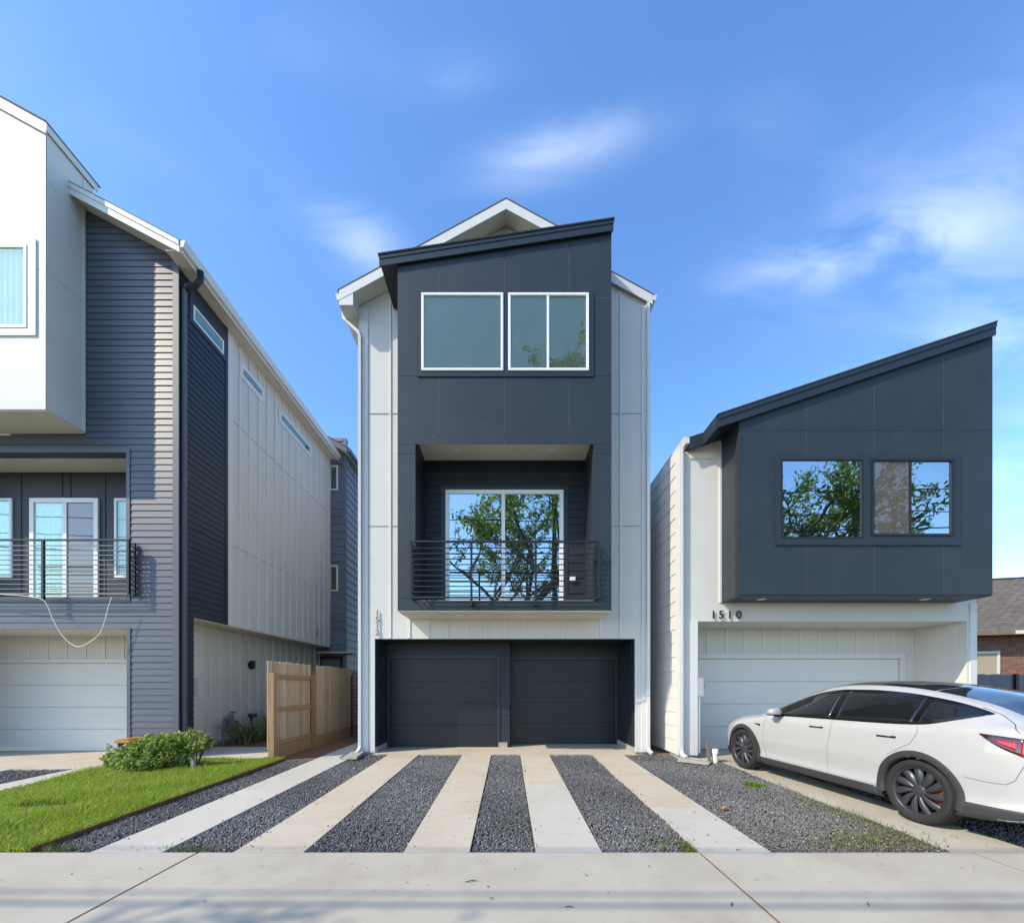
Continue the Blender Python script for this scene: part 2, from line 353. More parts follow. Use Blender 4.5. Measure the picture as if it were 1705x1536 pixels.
def laps(parent, pm, m, u0, u1, z0, z1, ex, holes=(), tops=(), o_lo=0.020, o_hi=0.006, name='board', jit=0.0012):
    z = z0; k = 0
    while z < z1 - 0.02:
        zt = min(z + ex, z1); cuts = [(u0, u1)]
        for h in holes:
            ov = min(zt, h[3]) - max(z, h[2])
            if ov > 0.3 * (zt - z):
                cuts = [c for a, b in cuts for c in ((a, min(b, h[0])), (max(a, h[1]), b)) if c[1] - c[0] > 0.02]
        for a, b in cuts:
            poly = [(a, z), (b, z), (b, zt + 0.003), (a, zt + 0.003)]
            for tp in tops: poly = clip(poly, *tp) if len(poly) > 2 else []
            if len(poly) < 3: continue
            j = rnd.uniform(-jit, jit); n = len(poly)
            od = lambda zz: o_lo + j + (o_hi - o_lo) * min(1, max(0, (zz - z) / ex))
            MB().add([pm(u, w, od(w)) for u, w in poly] + [pm(u, w, 0.0005) for u, w in poly],
                     [tuple(range(n)), tuple(range(2 * n - 1, n - 1, -1))] + [(i, (i + 1) % n, n + (i + 1) % n, n + i) for i in range(n)]).build(name, m, parent)
        z += ex; k += 1
def panels(parent, pm, m, us, zs, hole=None, tops=(), gap=0.004, out=0.008, name='panel'):
    """fibre cement sheets with open joints; a sheet that meets the window is notched round it"""
    for i in range(len(us) - 1):
        for j in range(len(zs) - 1):
            a, b, c, d = us[i] + gap, us[i + 1] - gap, zs[j] + gap, zs[j + 1] - gap
            bits = [(a, b, c, d)]
            if hole and hole[0] < b and hole[1] > a and hole[2] < d and hole[3] > c:
                h = hole; lo, hi = max(c, h[2]), min(d, h[3])
                bits = [(a, b, c, lo), (a, b, hi, d), (a, max(a, h[0]), lo, hi), (min(b, h[1]), b, lo, hi)]
            mb = MB(); whole = hole and bits[1:] and hole[0] <= a and hole[1] >= b
            for (p, q, r_, s_) in bits:
                if q - p < 0.005 or s_ - r_ < 0.005: continue
                poly = [(p, r_), (q, r_), (q, s_), (p, s_)]
                for tp in tops: poly = clip(poly, *tp) if len(poly) > 2 else []
                if len(poly) > 2: t = slabmesh(pm, poly, out, 0.0005); mb.add(t.v, t.f)
                if whole and mb.v: mb.build(name, m, parent); mb = MB()
            if mb.v: mb.build(name, m, parent)
def window(parent, pm, u0, u1, z0, z1, fm, gm, stiles=(), fw=0.05, out=0.03, depth=0.07, room=1.6, behind=None, gms=None, name='window', label=None):
    """frame, panes and the room behind the opening"""
    w = sub(name, parent)
    if label: w['label'] = label
    for (a, b, c, d) in ((u0, u1, z0, z0 + fw), (u0, u1, z1 - fw, z1), (u0, u0 + fw, z0 + fw, z1 - fw), (u1 - fw, u1, z0 + fw, z1 - fw)):
        rect(pm, a, b, c, d, out, -depth).build('frame', fm, w, bevel=0.004)
    cuts = [u0 + fw] + [s for s in stiles] + [u1 - fw]
    for s_ in stiles: rect(pm, s_ - fw * 0.45, s_ + fw * 0.45, z0 + fw, z1 - fw, out - 0.008, -depth).build('stile', fm, w)
    for i in range(len(cuts) - 1):
        a = cuts[i] + (fw * 0.45 if i else 0); b = cuts[i + 1] - (fw * 0.45 if i < len(cuts) - 2 else 0)
        rect(pm, a, b, z0 + fw, z1 - fw, out - 0.022 - 0.008 * i, out - 0.027 - 0.008 * i).build('pane', (gms or [gm] * 9)[i], w)
    if behind == 'blind':
        rect(pm, u0 + fw, u1 - fw, z0 + fw, z1 - fw, -0.012, -0.017).build('blind', 'roller_blind', w)
    if behind == 'curtain':
        mb = MB(); n = int((u1 - u0) / 0.025); vs = []; 
        for i in range(n + 1):
            u = u0 + fw + (u1 - u0 - 2 * fw) * i / n; o = -0.05 + 0.022 * math.sin(i * 1.25) + 0.01 * math.sin(i * 0.37)
            vs += [pm(u, z0 + fw * 0.5, o), pm(u, z1 - fw * 0.5, o)]
        mb.add(vs, [(2 * i, 2 * i + 2, 2 * i + 3, 2 * i + 1) for i in range(n)]).build('curtain', 'curtain', w, smooth=True, recalc=False)
    a, b, c, d = u0 + 0.01, u1 - 0.01, z0 + 0.01, z1 - 0.01
    if room:
        v = [pm(a, c, -depth), pm(b, c, -depth), pm(b, d, -depth), pm(a, d, -depth), pm(a, c, -room), pm(b, c, -room), pm(b, d, -room), pm(a, d, -room)]
        MB().add(v, [(4, 5, 6, 7), (0, 1, 5, 4), (1, 2, 6, 5), (2, 3, 7, 6), (3, 0, 4, 7)]).build('interior', 'room', w)
    return w
def text(body, name, m, parent, u, y, z, size, depth=0.012):
    cu = bpy.data.curves.new('digit', 'FONT'); cu.body = body; cu.size = size; cu.offset = size * 0.016; cu.extrude = depth / 2; cu.align_x = 'CENTER'
    t = bpy.data.objects.new('digit', cu); me = bpy.data.meshes.new_from_object(t); bpy.data.objects.remove(t)
    me.transform(Matrix.Translation((u, y, z)) @ Matrix.Rotation(R(90), 4, 'X'))
    return link(name, me, m, parent)
def garage_door(parent, pm, m, u0, u1, z0, z1, rows, o, name='garage_door', label=None):
    g = sub(name, parent)
    if label: g['label'] = label
    rect(pm, u0, u1, z0, z1, o - 0.03, o - 0.05).build('backing', m, g)
    h = (z1 - z0) / rows
    for i in range(rows):
        a, b = z0 + i * h + 0.005, z0 + (i + 1) * h - 0.005
        rect(pm, u0 + 0.003, u1 - 0.003, a, b, o, o - 0.029).build('panel', m, g, bevel=0.006)
    return g

def zg(Y): return 0.0157 * (min(max(Y, 3.89), 9.1) - 9.1)
def np_mesh(name, V, FC, tint=None, k=3):
    me = bpy.data.meshes.new(name); me.vertices.add(len(V)); me.vertices.foreach_set('co', np.ascontiguousarray(V, dtype=np.float32).ravel())
    me.loops.add(FC.size); me.loops.foreach_set('vertex_index', FC.astype(np.int32).ravel())
    me.polygons.add(len(FC)); me.polygons.foreach_set('loop_start', np.arange(0, FC.size, k, dtype=np.int32))
    me.update(calc_edges=True)
    if tint is not None:
        a = me.attributes.new('tint', 'FLOAT_COLOR', 'POINT'); c = np.ones((len(V), 4), dtype=np.float32); c[:, :3] = tint; a.data.foreach_set('color', c.ravel())
    return me
def rand_rot(n):
    q = rng.normal(size=(n, 4)); q /= np.linalg.norm(q, axis=1)[:, None]; w, x, y, z = q.T
    return np.stack([1 - 2 * (y * y + z * z), 2 * (x * y - z * w), 2 * (x * z + y * w), 2 * (x * y + z * w), 1 - 2 * (x * x + z * z), 2 * (y * z - x * w),
                     2 * (x * z - y * w), 2 * (y * z + x * w), 1 - 2 * (x * x + y * y)], axis=1).reshape(n, 3, 3)
def sloped(name, m, parent, x0, x1, y0, y1, dz, th=0.1, **k):
    a, b = zg(y0) + dz, zg(y1) + dz
    return MB().add([(x0, y0, a - th), (x1, y0, a - th), (x1, y1, b - th), (x0, y1, b - th), (x0, y0, a), (x1, y0, a), (x1, y1, b), (x0, y1, b)],
                    [(0, 3, 2, 1), (4, 5, 6, 7), (0, 1, 5, 4), (1, 2, 6, 5), (2, 3, 7, 6), (3, 0, 4, 7)]).build(name, m, parent, **k)

# ------------------------------------------------------------------ setting: ground, walks, driveways
def ground():
    rows = [-400, -6.6, 0.2, 3.89, 9.1, 60, 1500]; V = []; zz = [-0.30, -0.30, -0.30, -0.20, -0.12, -0.12, -0.12]
    for y, z in zip(rows, zz): V += [(-1500, y, z), (1500, y, z)]
    MB().add(V, [(2 * i, 2 * i + 1, 2 * i + 3, 2 * i + 2) for i in range(len(rows) - 1)]).build('ground', 'field', recalc=False, kind='structure')
    box('road', 'asphalt', None, -120, 120, -6.6, 0.4, -0.4, -0.23, kind='structure')
    box('kerb', 'concrete_walk', None, -120, 120, 0.402, 0.6, -0.4, -0.10, kind='structure')
    zs = zg(0)
    base = box('sidewalk', 'gravel_bed', None, -40, 40, 0.602, 3.885, zs - 0.2, zs - 0.03, kind='structure')
    xs = [-16.8, -12.15, -7.5, -2.87, 1.77, 4.29, 8.93, 13.6, 18.2]
    for a, b in zip(xs, xs[1:]):
        box('slab', 'concrete_walk', base, a + 0.013, b - 0.013, 0.61, 3.89, zs - 0.09, zs)
        box('joint_strip', 'joint_wood', base, b - 0.012, b + 0.012, 0.61, 3.88, zs - 0.09, zs - 0.004)
    # driveway of the middle house: five strips and the apron
    drv = MB().add([(-4.42, 3.892, zg(3.9) - .05), (4.14, 3.892, zg(3.9) - .05), (4.14, 9.1, -.05), (-4.42, 9.1, -.05)], [(0, 1, 2, 3)]).build('driveway', 'gravel_bed', kind='structure')
    for (a, b, cuts, ms) in ((-3.87, -3.21, (3.895, 6.1, 8.3, 12.6), ('concrete_pale',) * 3), (-2.545, -1.9, (3.895, 6.5, 8.94), ('concrete_tan',) * 2),
                             (-0.97, -0.36, (3.895, 6.47, 8.94), ('concrete_tan',) * 2), (0.26, 0.87, (3.895, 6.47, 8.94), ('concrete_pale', 'concrete_tan')),
                             (1.79, 2.44, (3.895, 5.26, 8.94), ('concrete_pale', 'concrete_tan'))):
        for c0, c1, m in zip(cuts, cuts[1:], ms):
            if c0 < 9.1 < c1:
                sloped('slab', m, drv, a, b, c0, 9.1, 0.0); box('slab', m, drv, a, b, 9.1, c1, -0.1, 0.0)
            else: sloped('slab', m, drv, a, b, c0 + 0.002, c1 - 0.002, 0.0)
    box('apron', 'concrete_tan', drv, -2.88, 2.74, 8.944, 10.6, -0.12, 0.004)
    # right driveway: strips under the car, gravel between
    rd = MB().add([(4.14, 3.892, zg(3.9) - .05), (9.6, 3.892, zg(3.9) - .05), (9.6, 9.1, -.05), (4.14, 9.1, -.05)], [(0, 1, 2, 3)]).build('neighbour_driveway', 'gravel_bed', kind='structure')
    for a, b in ((4.15, 4.90), (6.05, 6.95), (8.1, 8.8)):
        sloped('slab', 'concrete_walk', rd, a, b, 3.895, 6.4, 0.0); sloped('slab', 'concrete_walk', rd, a, b, 6.404, 8.4, 0.0)
    sloped('apron', 'concrete_walk', rd, 3.86, 9.26, 8.405, 9.1, 0.0); box('apron', 'concrete_walk', rd, 3.84, 9.26, 9.1, 9.7, -0.12, 0.0)
    # left driveway
    ld = MB().add([(-13, 3.892, zg(3.9) - .05), (-7.3, 3.892, zg(3.9) - .05), (-7.3, 9.1, -.14), (-13, 9.1, -.14)], [(0, 1, 2, 3)]).build('driveway_strips', 'gravel_bed', kind='structure')
    for a, b in ((-7.75, -7.22), (-9.5, -8.85), (-11.2, -10.5)): sloped('slab', 'concrete_pale', ld, a, b, 3.895, 7.5, 0.0)
    MB().prism([(-12.4, 7.505, -.025), (-12.4, 8.7, -.08), (-12.4, 10.2, -.105), (-12.4, 10.2, -.2), (-12.4, 7.505, -.2)], (4.62, 0, 0)).build('apron', 'concrete_tan', ld)
    MB().prism([(-7.779, 7.505, -.025), (-7.779, 8.55, -.05), (-7.779, 8.55, -.2), (-7.779, 7.505, -.2)], (.56, 0, 0)).build('apron', 'concrete_tan', ld)
    # lawn soil, side yard and path
    sloped('lawn_bed', 'turf_soil', None, -7.215, -4.45, 3.895, 8.35, -0.005, kind='structure')
    box('side_path', 'concrete_pale', None, -7.2, -5.0, 8.36, 10.1, -0.1, -0.01, kind='structure')
    box('yard_soil', 'soil_red', None, -7.4, -3.875, 10.11, 24, -0.1, -0.03, kind='structure')
    box('gap_soil', 'soil_red', None, 3.08, 3.5, 9.0, 20, -0.1, -0.01, kind='structure')
    box('fence_soil', 'soil_red', None, -4.98, -3.875, 8.37, 10.105, -0.1, -0.022, kind='structure')
    # rusty edging
    sloped('lawn_edging', 'edging_rust', None, -4.447, -4.43, 3.9, 8.32, 0.035, 0.12, label='rusty brown edging strip between the lawn and the gravel', category='edging')
ground()

# ------------------------------------------------------------------ middle house
def middle_house():
    Yc, Yb = 9.1, 8.19; xl, xr = -3.22, 3.07
    Hh = thing('townhouse', (0, Yc, 0), 'tall white three storey house with charcoal box front and balcony, in the middle', 'house')
    pf = front(Yc); bx0, bx1 = X(662, Yb), X(1018, Yb); zb = Z(1016, Yb)
    gx0, gx1, gz = X(624, Yc), X(1057, Yc), Z(1063, Yc)
    sx0, sx1, sz0, sz1 = X(742, Yc), X(938, Yc), 3.16, Z(816, Yc)
    rx, rz, sl = -0.04, 11.55, 0.545                      # ridge
    Lr = lambda x: rz - sl * abs(x - rx)
    tops = [(-sl, 1, rz - 0.17 - sl * rx), (sl, 1, rz - 0.17 + sl * rx)]
    wh = wall(pf, xl, xr, 0.02, 11.5, [(gx0, gx1, -1, gz), (sx0, sx1, sz0, sz1), (-1.68, -0.1, 7.6, 9.1), (0.0, 1.56, 7.6, 9.1)], 0.2, tops).build('front_wall', 'white_paint', Hh)
    # side and rear walls
    box('side_wall', 'white_paint', Hh, xl, xl + 0.2, Yc + 0.2, 22, 0.02, 9.62)
    box('side_wall', 'white_paint', Hh, xr - 0.2, xr, Yc + 0.2, 22, 0.02, 9.62)
    box('rear_wall', 'white_paint', Hh, xl, xr, 22, 22.2, 0.02, 9.6)
    box('foundation', 'concrete_rough', Hh, xl + 0.02, gx0 - 0.003, Yc + 0.015, Yc + 0.4, -0.2, 0.018)
    box('foundation', 'concrete_rough', Hh, gx1 + 0.003, xr - 0.02, Yc + 0.015, Yc + 0.4, -0.2, 0.018)
    # battens and flashings
    bt = [(p, gz if p > 620 and p < 1060 else 0.03) for p in (650, 1033)]
    for p, z0 in bt:
        u = X(p, Yc); rect(pf, u - 0.02, u + 0.02, gz + 0.01 if gx0 < u < gx1 else 0.03, Lr(u) - 0.2, 0.018, 0.0005).build('batten', 'white_trim', wh)
    for k in range(11):
        u = X(682 + 31.8 * k, Yc); rect(pf, u - 0.02, u + 0.02, gz + 0.01, zb - 0.004, 0.018, 0.0005).build('batten', 'white_trim', wh)
    for a, b in ((xl, X(613, Yc)), (X(1068, Yc), xr)):
        rect(pf, a - 0.002, b, 0.03, Lr(a if a < 0 else b) - 0.2, 0.024, 0.0005).build('corner_board', 'white_trim', wh)
    for py in (689, 876):
        for a, b in ((X(613, Yc) + .003, bx0), (bx1, X(1068, Yc) - .003)):
            rect(pf, a, b, Z(py, Yc), Z(py, Yc) + 0.012, 0.010, 0.0005).build('flashing', 'flashing', wh)
    # ---- roof
    roof = sub('roof', Hh); th = 0.15
    def slope(x0, x1, y0, y1, name, m, up=0.0, t=th):
        MB().prism([(x0, y0, Lr(x0) + up), (x1, y0, Lr(x1) + up), (x1, y0, Lr(x1) + up - t), (x0, y0, Lr(x0) + up - t)], (0, y1 - y0, 0)).build(name, m, roof)
    xe0, xe1, Yo = -3.51, 3.10, 8.75
    slope(xe0, rx, Yo, 22.3, 'roof_deck', 'warm_bounce_soffit'); slope(rx, 1.8, Yo, 9.04, 'roof_deck', 'warm_bounce_soffit'); slope(rx, xe1, 9.042, 22.3, 'roof_deck', 'warm_bounce_soffit')
    slope(xe0 - 0.03, rx, Yo - 0.03, 22.4, 'shingles', 'shingle_grey', 0.034, 0.03); slope(rx, 1.8, Yo - 0.03, 9.01, 'shingles', 'shingle_grey', 0.034, 0.03)
    slope(rx, xe1 + 0.02, 9.012, 22.4, 'shingles', 'shingle_grey', 0.034, 0.03)
    def rake(x0, x1, y, name='fascia', d=0.2):
        MB().prism([(x0, y, Lr(x0)), (x1, y, Lr(x1)), (x1, y, Lr(x1) - d), (x0, y, Lr(x0) - d)], (0, -0.025, 0)).build(name, 'white_trim', roof)
    rake(xe0, rx, Yo - 0.001); rake(rx, 1.8, Yo - 0.001); rake(1.8, xe1, 9.041)
    MB().prism([(xe0, Yo - 0.02, Lr(xe0) - 0.15), (xl, Yo - 0.02, Lr(xl) - 0.15), (xl, Yo - 0.02, 9.36), (xe0, Yo - 0.02, 9.36)], (0, 13.3, 0)).build('boxed_eave', 'white_trim', roof)
    g = MB().prism([(xe0 - 0.11, Yo + 0.05, Lr(xe0)), (xe0 - 0.005, Yo + 0.05, Lr(xe0) - 0.01), (xe0 - 0.005, Yo + 0.05, Lr(xe0) - 0.13), (xe0 - 0.07, Yo + 0.05, Lr(xe0) - 0.13)], (0, 13.3, 0)); g.build('gutter', 'white_metal', roof)
    g = MB().prism([(xe1 + 0.10, 9.02, Lr(xe1)), (xe1 + 0.004, 9.02, Lr(xe1) - 0.01), (xe1 + 0.004, 9.02, Lr(xe1) - 0.11), (xe1 + 0.06, 9.02, Lr(xe1) - 0.11)], (0, 13, 0)); g.build('gutter', 'white_metal', roof)
    yd = Yc - 0.065
    MB().tube([(xe0 - 0.05, 9.1, 9.53), (xe0 - 0.05, 9.1, 9.40), (xl + 0.0, yd, 9.05), (xl + 0.03, yd, 8.95), (xl + 0.03, yd, 0.16), (xl + 0.03, yd - 0.05, 0.09), (xl + 0.03, yd - 0.2, 0.05)], 0.042, 4).build('downspout', 'white_metal', Hh)
    MB().tube([(xr - 0.06, yd, 9.66), (xr - 0.06, yd, 0.14), (xr - 0.06, yd - 0.05, 0.07), (xr - 0.03, yd - 0.16, 0.03)], 0.042, 4).build('downspout', 'white_metal', Hh)
    # ---- charcoal box
    bxo = sub('box_front', Hh); pb = front(Yb)
    ox0, ox1, oz0, oz1 = X(692, Yb), X(988, Yb), Z(1000, Yb), Z(725, Yb)
    yr = 8.145; rx0, rx1 = X(632, yr), X(1020, yr); rz0, rz1 = Z(425, yr), Z(366, yr); rs = (rz1 - rz0) / (rx1 - rx0)
    btop = [(-rs, 1, rz0 - rs * rx0 - 0.2)]
    w0, w1, wz0, wz1 = X(695, Yb), X(988, Yb), Z(628, Yb), Z(488, Yb)
    bl = X(702, Yb), X(838, Yb), Z(619, Yb), Z(490, Yb); brr = X(846, Yb), X(980, Yb), Z(619, Yb), Z(490, Yb)
    bw = wall(pb, bx0, bx1, zb, 10.6, [(ox0, ox1, oz0, oz1), bl, brr], 0.12, btop).build('box_wall', 'joint_dark', bxo)
    vs = [bx0, X(730, Yb), X(840, Yb), X(948, Yb), bx1]; gp = 0.003
    panels(bw, pb, 'charcoal_panel', vs, [Z(740, Yb) + 0.0, Z(628, Yb) + .02, 10.6], (w0, w1, wz0, wz1), btop, gp)   # upper field
    panels(bw, pb, 'charcoal_panel', [bx0, ox0 - .0], [Z(995, Yb), Z(756, Yb), Z(740, Yb)], None, (), gp)
    panels(bw, pb, 'charcoal_panel', [ox1, bx1], [Z(995, Yb), Z(756, Yb), Z(740, Yb)], None, (), gp)
    panels(bw, pb, 'charcoal_panel', vs, [zb, Z(995, Yb)], (ox0, ox1, oz0, 9), (), gp)
    rect(pb, ox0, ox1, oz1 + .001, Z(740, Yb) if Z(740, Yb) > oz1 else oz1 + 0.02, 0.0075, 0.0005).build('panel', 'charcoal_panel', bw)
    for zz in (Z(497, Yb),):
        for a, b in ((bx0, w0), (w1, bx1)): rect(pb, a, b, zz, zz + 0.007, 0.0105, 0.0085).build('joint_bead', 'caulk', bw)
    for p in (730, 840, 948):
        for (c, d) in ((Z(722, Yb), wz0), (wz1, Z(440 - (p - 730) * .15, Yb) - .12)):
            rect(pb, X(p, Yb) - 0.0029, X(p, Yb) + 0.0029, c, d, 0.0085, 0.0012).build('joint_bead', 'caulk', bw)
    for x0, x1 in ((bx0, bx0 + 0.12), (bx1 - 0.12, bx1)):
        pp = left(x0) if x0 < 0 else right(x1); wall(pp, Yb + 0.12, Yc, zb, 10.5, [], 0.12, [(0, 1, rz0 + rs * (x0 - rx0) - 0.2)]).build('box_side', 'charcoal_panel', bxo)
    box('box_soffit', 'warm_bounce_soffit', bxo, bx0 + 0.005, bx1 - 0.005, Yb + 0.005, Yc - 0.002, zb - 0.02, zb - 0.001)
    for u in (-1.02, 1.02): MB().lathe([(0, -0.004), (0.05, -0.004), (0.075, 0.0)], (u, Yb + 0.42, zb - 0.021), n=20).build('recessed_light', 'white_vinyl', bxo)
    # recess of the balcony
    rec = sub('balcony_recess', Hh)
    for a, b in ((ox0 - 0.1, ox0), (ox1, ox1 + 0.1)): box('side_lining', 'charcoal_siding', rec, a + (0 if a < 0 else .001), b - (.001 if a < 0 else 0), Yb + 0.121, Yc - 0.002, oz0, oz1 + 0.1)
    box('ceiling', 'warm_bounce_soffit', rec, ox0, ox1, Yb + 0.008, Yc - 0.002, oz1 + 0.0, oz1 + 0.08)
    box('balcony_floor', 'concrete_rough', rec, ox0, ox1, Yb + 0.01, Yc - 0.002, oz0 - 0.15, oz0 + 0.015)
    for u in (-1.06, 0.91): MB().lathe([(0, -0.004), (0.06, -0.004), (0.08, 0.0)], (u, 8.71, oz1 - 0.001), n=20).build('recessed_light', 'white_vinyl', rec)
    tr = 0.09
    laps(rec, pf, 'charcoal_siding', ox0 + 0.002, ox1 - 0.002, oz0 + 0.016, oz1 - 0.002, 0.165, [(sx0 - tr, sx1 + tr, 0, sz1 + tr)])
    for (a, b, c, d) in ((sx0 - tr, sx0, sz0, sz1 + tr), (sx1, sx1 + tr, sz0, sz1 + tr), (sx0, sx1, sz1, sz1 + tr)): rect(pf, a, b, c, d, 0.03, 0.0005).build('door_trim', 'charcoal_trim', rec)
    window(Hh, pf, sx0, sx1, sz0, sz1, 'white_vinyl', 'glass_mirror', [X(838, Yc)], 0.085, 0.035, 0.08, 1.8, name='sliding_door', label='white framed sliding glass door to the balcony')
    MB().box(1.33, 1.45, Yc - 0.075, Yc - 0.021, 3.70, 3.80).build('outlet_cover', 'white_vinyl', Hh, bevel=0.01)
    # railing
    rl = sub('balcony_railing', Hh); yq = Yb - 0.2; qx0, qx1 = X(684, yq), X(997, yq); q0, q1 = Z(994, yq), Z(903, yq)
    for u in (qx0, X(785, yq), X(892, yq), qx1):
        mid = qx0 < u < qx1; box('post', 'black_metal', rl, u - 0.02, u + 0.02, yq - 0.02, yq + 0.02, q0 - (0.16 if mid else 0.02), q1)
    for u in (X(785, yq), X(892, yq)): box('bracket', 'black_metal', rl, u - 0.03, u + 0.03, yq + 0.021, Yb - 0.009, q0 - 0.14, q0 - 0.06)
    for u in (qx0, qx1):
        box('end_post', 'black_metal', rl, u - 0.018, u + 0.018, Yb - 0.045, Yb - 0.009, q0 - 0.02, q1)
        for k in range(10): zz = q0 + (q1 - q0) * k / 9; box('end_rail', 'black_metal', rl, u - 0.009, u + 0.009, yq + 0.021, Yb - 0.046, zz - 0.009, zz + 0.009)
    box('top_rail', 'black_metal', rl, qx0 - 0.02, qx1 + 0.02, yq - 0.025, yq + 0.025, q1 + 0.001, q1 + 0.035)
    for k in range(10):
        zz = q0 + (q1 - q0) * k / 10; h = 0.018 if k == 0 else 0.0085
        us = [qx0, X(785, yq), X(892, yq), qx1]
        for a, b in zip(us, us[1:]): box('rail', 'black_metal', rl, a + 0.021, b - 0.021, yq - 0.009, yq + 0.009, zz - h, zz + h)
    # upper windows
    for (a, b, c, d) in ((w0, w1, wz0, bl[2]), (w0, w1, bl[3], wz1), (w0, bl[0], bl[2], bl[3]), (bl[1], brr[0], bl[2], bl[3]), (brr[1], w1, bl[2], bl[3])):
        rect(pb, a, b, c, d, 0.028, 0.0005).build('window_trim', 'charcoal_trim', bxo)
    window(bxo, pb, *bl, 'white_vinyl', 'glass_blind', (), 0.05, 0.045, 0.06, 0.5, 'blind', label='fixed window with grey blind, left of the upper pair')
    window(bxo, pb, *brr, 'white_vinyl', 'glass_blind', [X(912, Yb)], 0.05, 0.045, 0.06, 0.5, 'blind', label='sliding window with grey blind, right of the upper pair')
    # shed roof of the box
    dz = lambda x: rz0 + rs * (x - rx0)
    def shed(x0, x1, y0, y1, up, t, name, m): MB().prism([(x0, y0, dz(x0) + up), (x1, y0, dz(x1) + up), (x1, y0, dz(x1) + up - t), (x0, y0, dz(x0) + up - t)], (0, y1 - y0, 0)).build(name, m, bxo)
    shed(rx0 + .02, rx1, yr + 0.001, 9.09, -0.03, 0.17, 'box_roof', 'charcoal_siding'); shed(rx0, rx1 + 0.01, yr - 0.025, yr, -0.03, 0.20, 'fascia', 'charcoal_trim')
    shed(rx0 - 0.02, rx1 + 0.03, yr - 0.05, 9.09, 0.0, 0.028, 'shingles', 'shingle_dark')
    shed(rx0, rx1 + 0.012, yr - 0.036, yr - 0.026, -0.03, 0.07, 'drip_edge', 'charcoal_trim')
    # ---- garage recess
    ga = sub('garage_recess', Hh); Ya, Yd = 9.95, 10.45; d1 = (X(650, Ya), X(827, Ya)); d2 = (X(855, Yd), X(1023, Yd)); dt = Z(1096, Ya)
    box('recess_ceiling', 'charcoal_siding', ga, gx0 + .003, gx1 - .003, Yc + 0.201, Yd + 0.1, gz + 0.0, gz + 0.1)
    box('recess_head', 'charcoal_trim', ga, gx0 + .003, gx1 - .003, Yc + 0.004, Yc + 0.2, gz - 0.012, gz - 0.001)
    box('recess_side', 'charcoal_siding', ga, gx0 - 0.1, gx0 - 0.001 + .006, Yc + 0.201, Yd, 0.13, gz); box('recess_side', 'charcoal_siding', ga, gx1 - 0.006, gx1 + 0.1, Yc + 0.201, Yd + .1, 0.13, gz)
    box('jamb_board', 'charcoal_trim', ga, gx0 + .001, gx0 + 0.014, Yc + 0.004, Yc + 0.2, 0.13, gz - .013); box('jamb_board', 'charcoal_trim', ga, gx1 - 0.014, gx1 - .001, Yc + 0.004, Yc + 0.2, 0.13, gz - .013)
    for a, b, e in ((gx0 - 0.1, gx0 + 0.03, Ya), (gx1 - 0.03, gx1 + 0.1, Yd)): box('stem_wall', 'concrete_rough', ga, a, b, Yc + 0.03, e, 0.0, 0.128)
    wall(front(Ya), gx0 + .006, X(849, Ya), 0.005, gz, [(d1[0], d1[1], -1, dt)], 0.12).build('recess_back', 'charcoal_siding', ga)
    wall(front(Yd), X(849, Ya), gx1 - .006, 0.005, gz, [(d2[0], d2[1], -1, dt)], 0.12).build('recess_back', 'charcoal_siding', ga)
    box('pillar_side', 'charcoal_siding', ga, X(849, Ya) - 0.12, X(849, Ya), Ya + 0.121, Yd - .001, 0.005, gz)
    laps(ga, front(Ya), 'charcoal_siding', X(835, Ya), X(849, Ya), 0.13, gz - 0.1, 0.16); laps(ga, left(gx1 - 0.007), 'charcoal_siding', Yc + 0.205, Yd - 0.03, 0.13, gz, 0.16)
    laps(ga, right(gx0 + 0.006), 'charcoal_siding', Yc + 0.205, Ya - 0.03, 0.13, gz, 0.16)
    box('pillar_block', 'concrete_rough', ga, X(830, Ya), X(845, Ya), Ya - 0.03, Ya - 0.0005, 0.0, 0.125)
    for (a, b), y in ((d1, Ya), (d2, Yd)):
        p = front(y)
        for (q0_, q1_, c, d) in ((a - 0.07, a, 0.005, dt + 0.08), (b, b + 0.07, 0.13, dt + 0.08), (a, b, dt, dt + 0.08)): rect(p, q0_, q1_, c, d, 0.03, 0.0005).build('door_trim', 'charcoal_trim', ga)
    garage_door(Hh, front(Ya), 'charcoal_door', d1[0] + .002, d1[1] - .002, 0.006, dt - 0.002, 4, -0.02, label='left charcoal sectional garage door')
    garage_door(Hh, front(Yd), 'charcoal_door', d2[0] + .002, d2[1] - .002, 0.006, dt - 0.002, 4, -0.02, label='right charcoal sectional garage door, set deeper')
    for ch, py in zip('1512', (1025, 1036, 1047, 1057.5)):
        text(ch, 'house_number', 'grey_meter', Hh, X(629, Yc), Yc - 0.035, Z(py, Yc), 0.175)
middle_house()

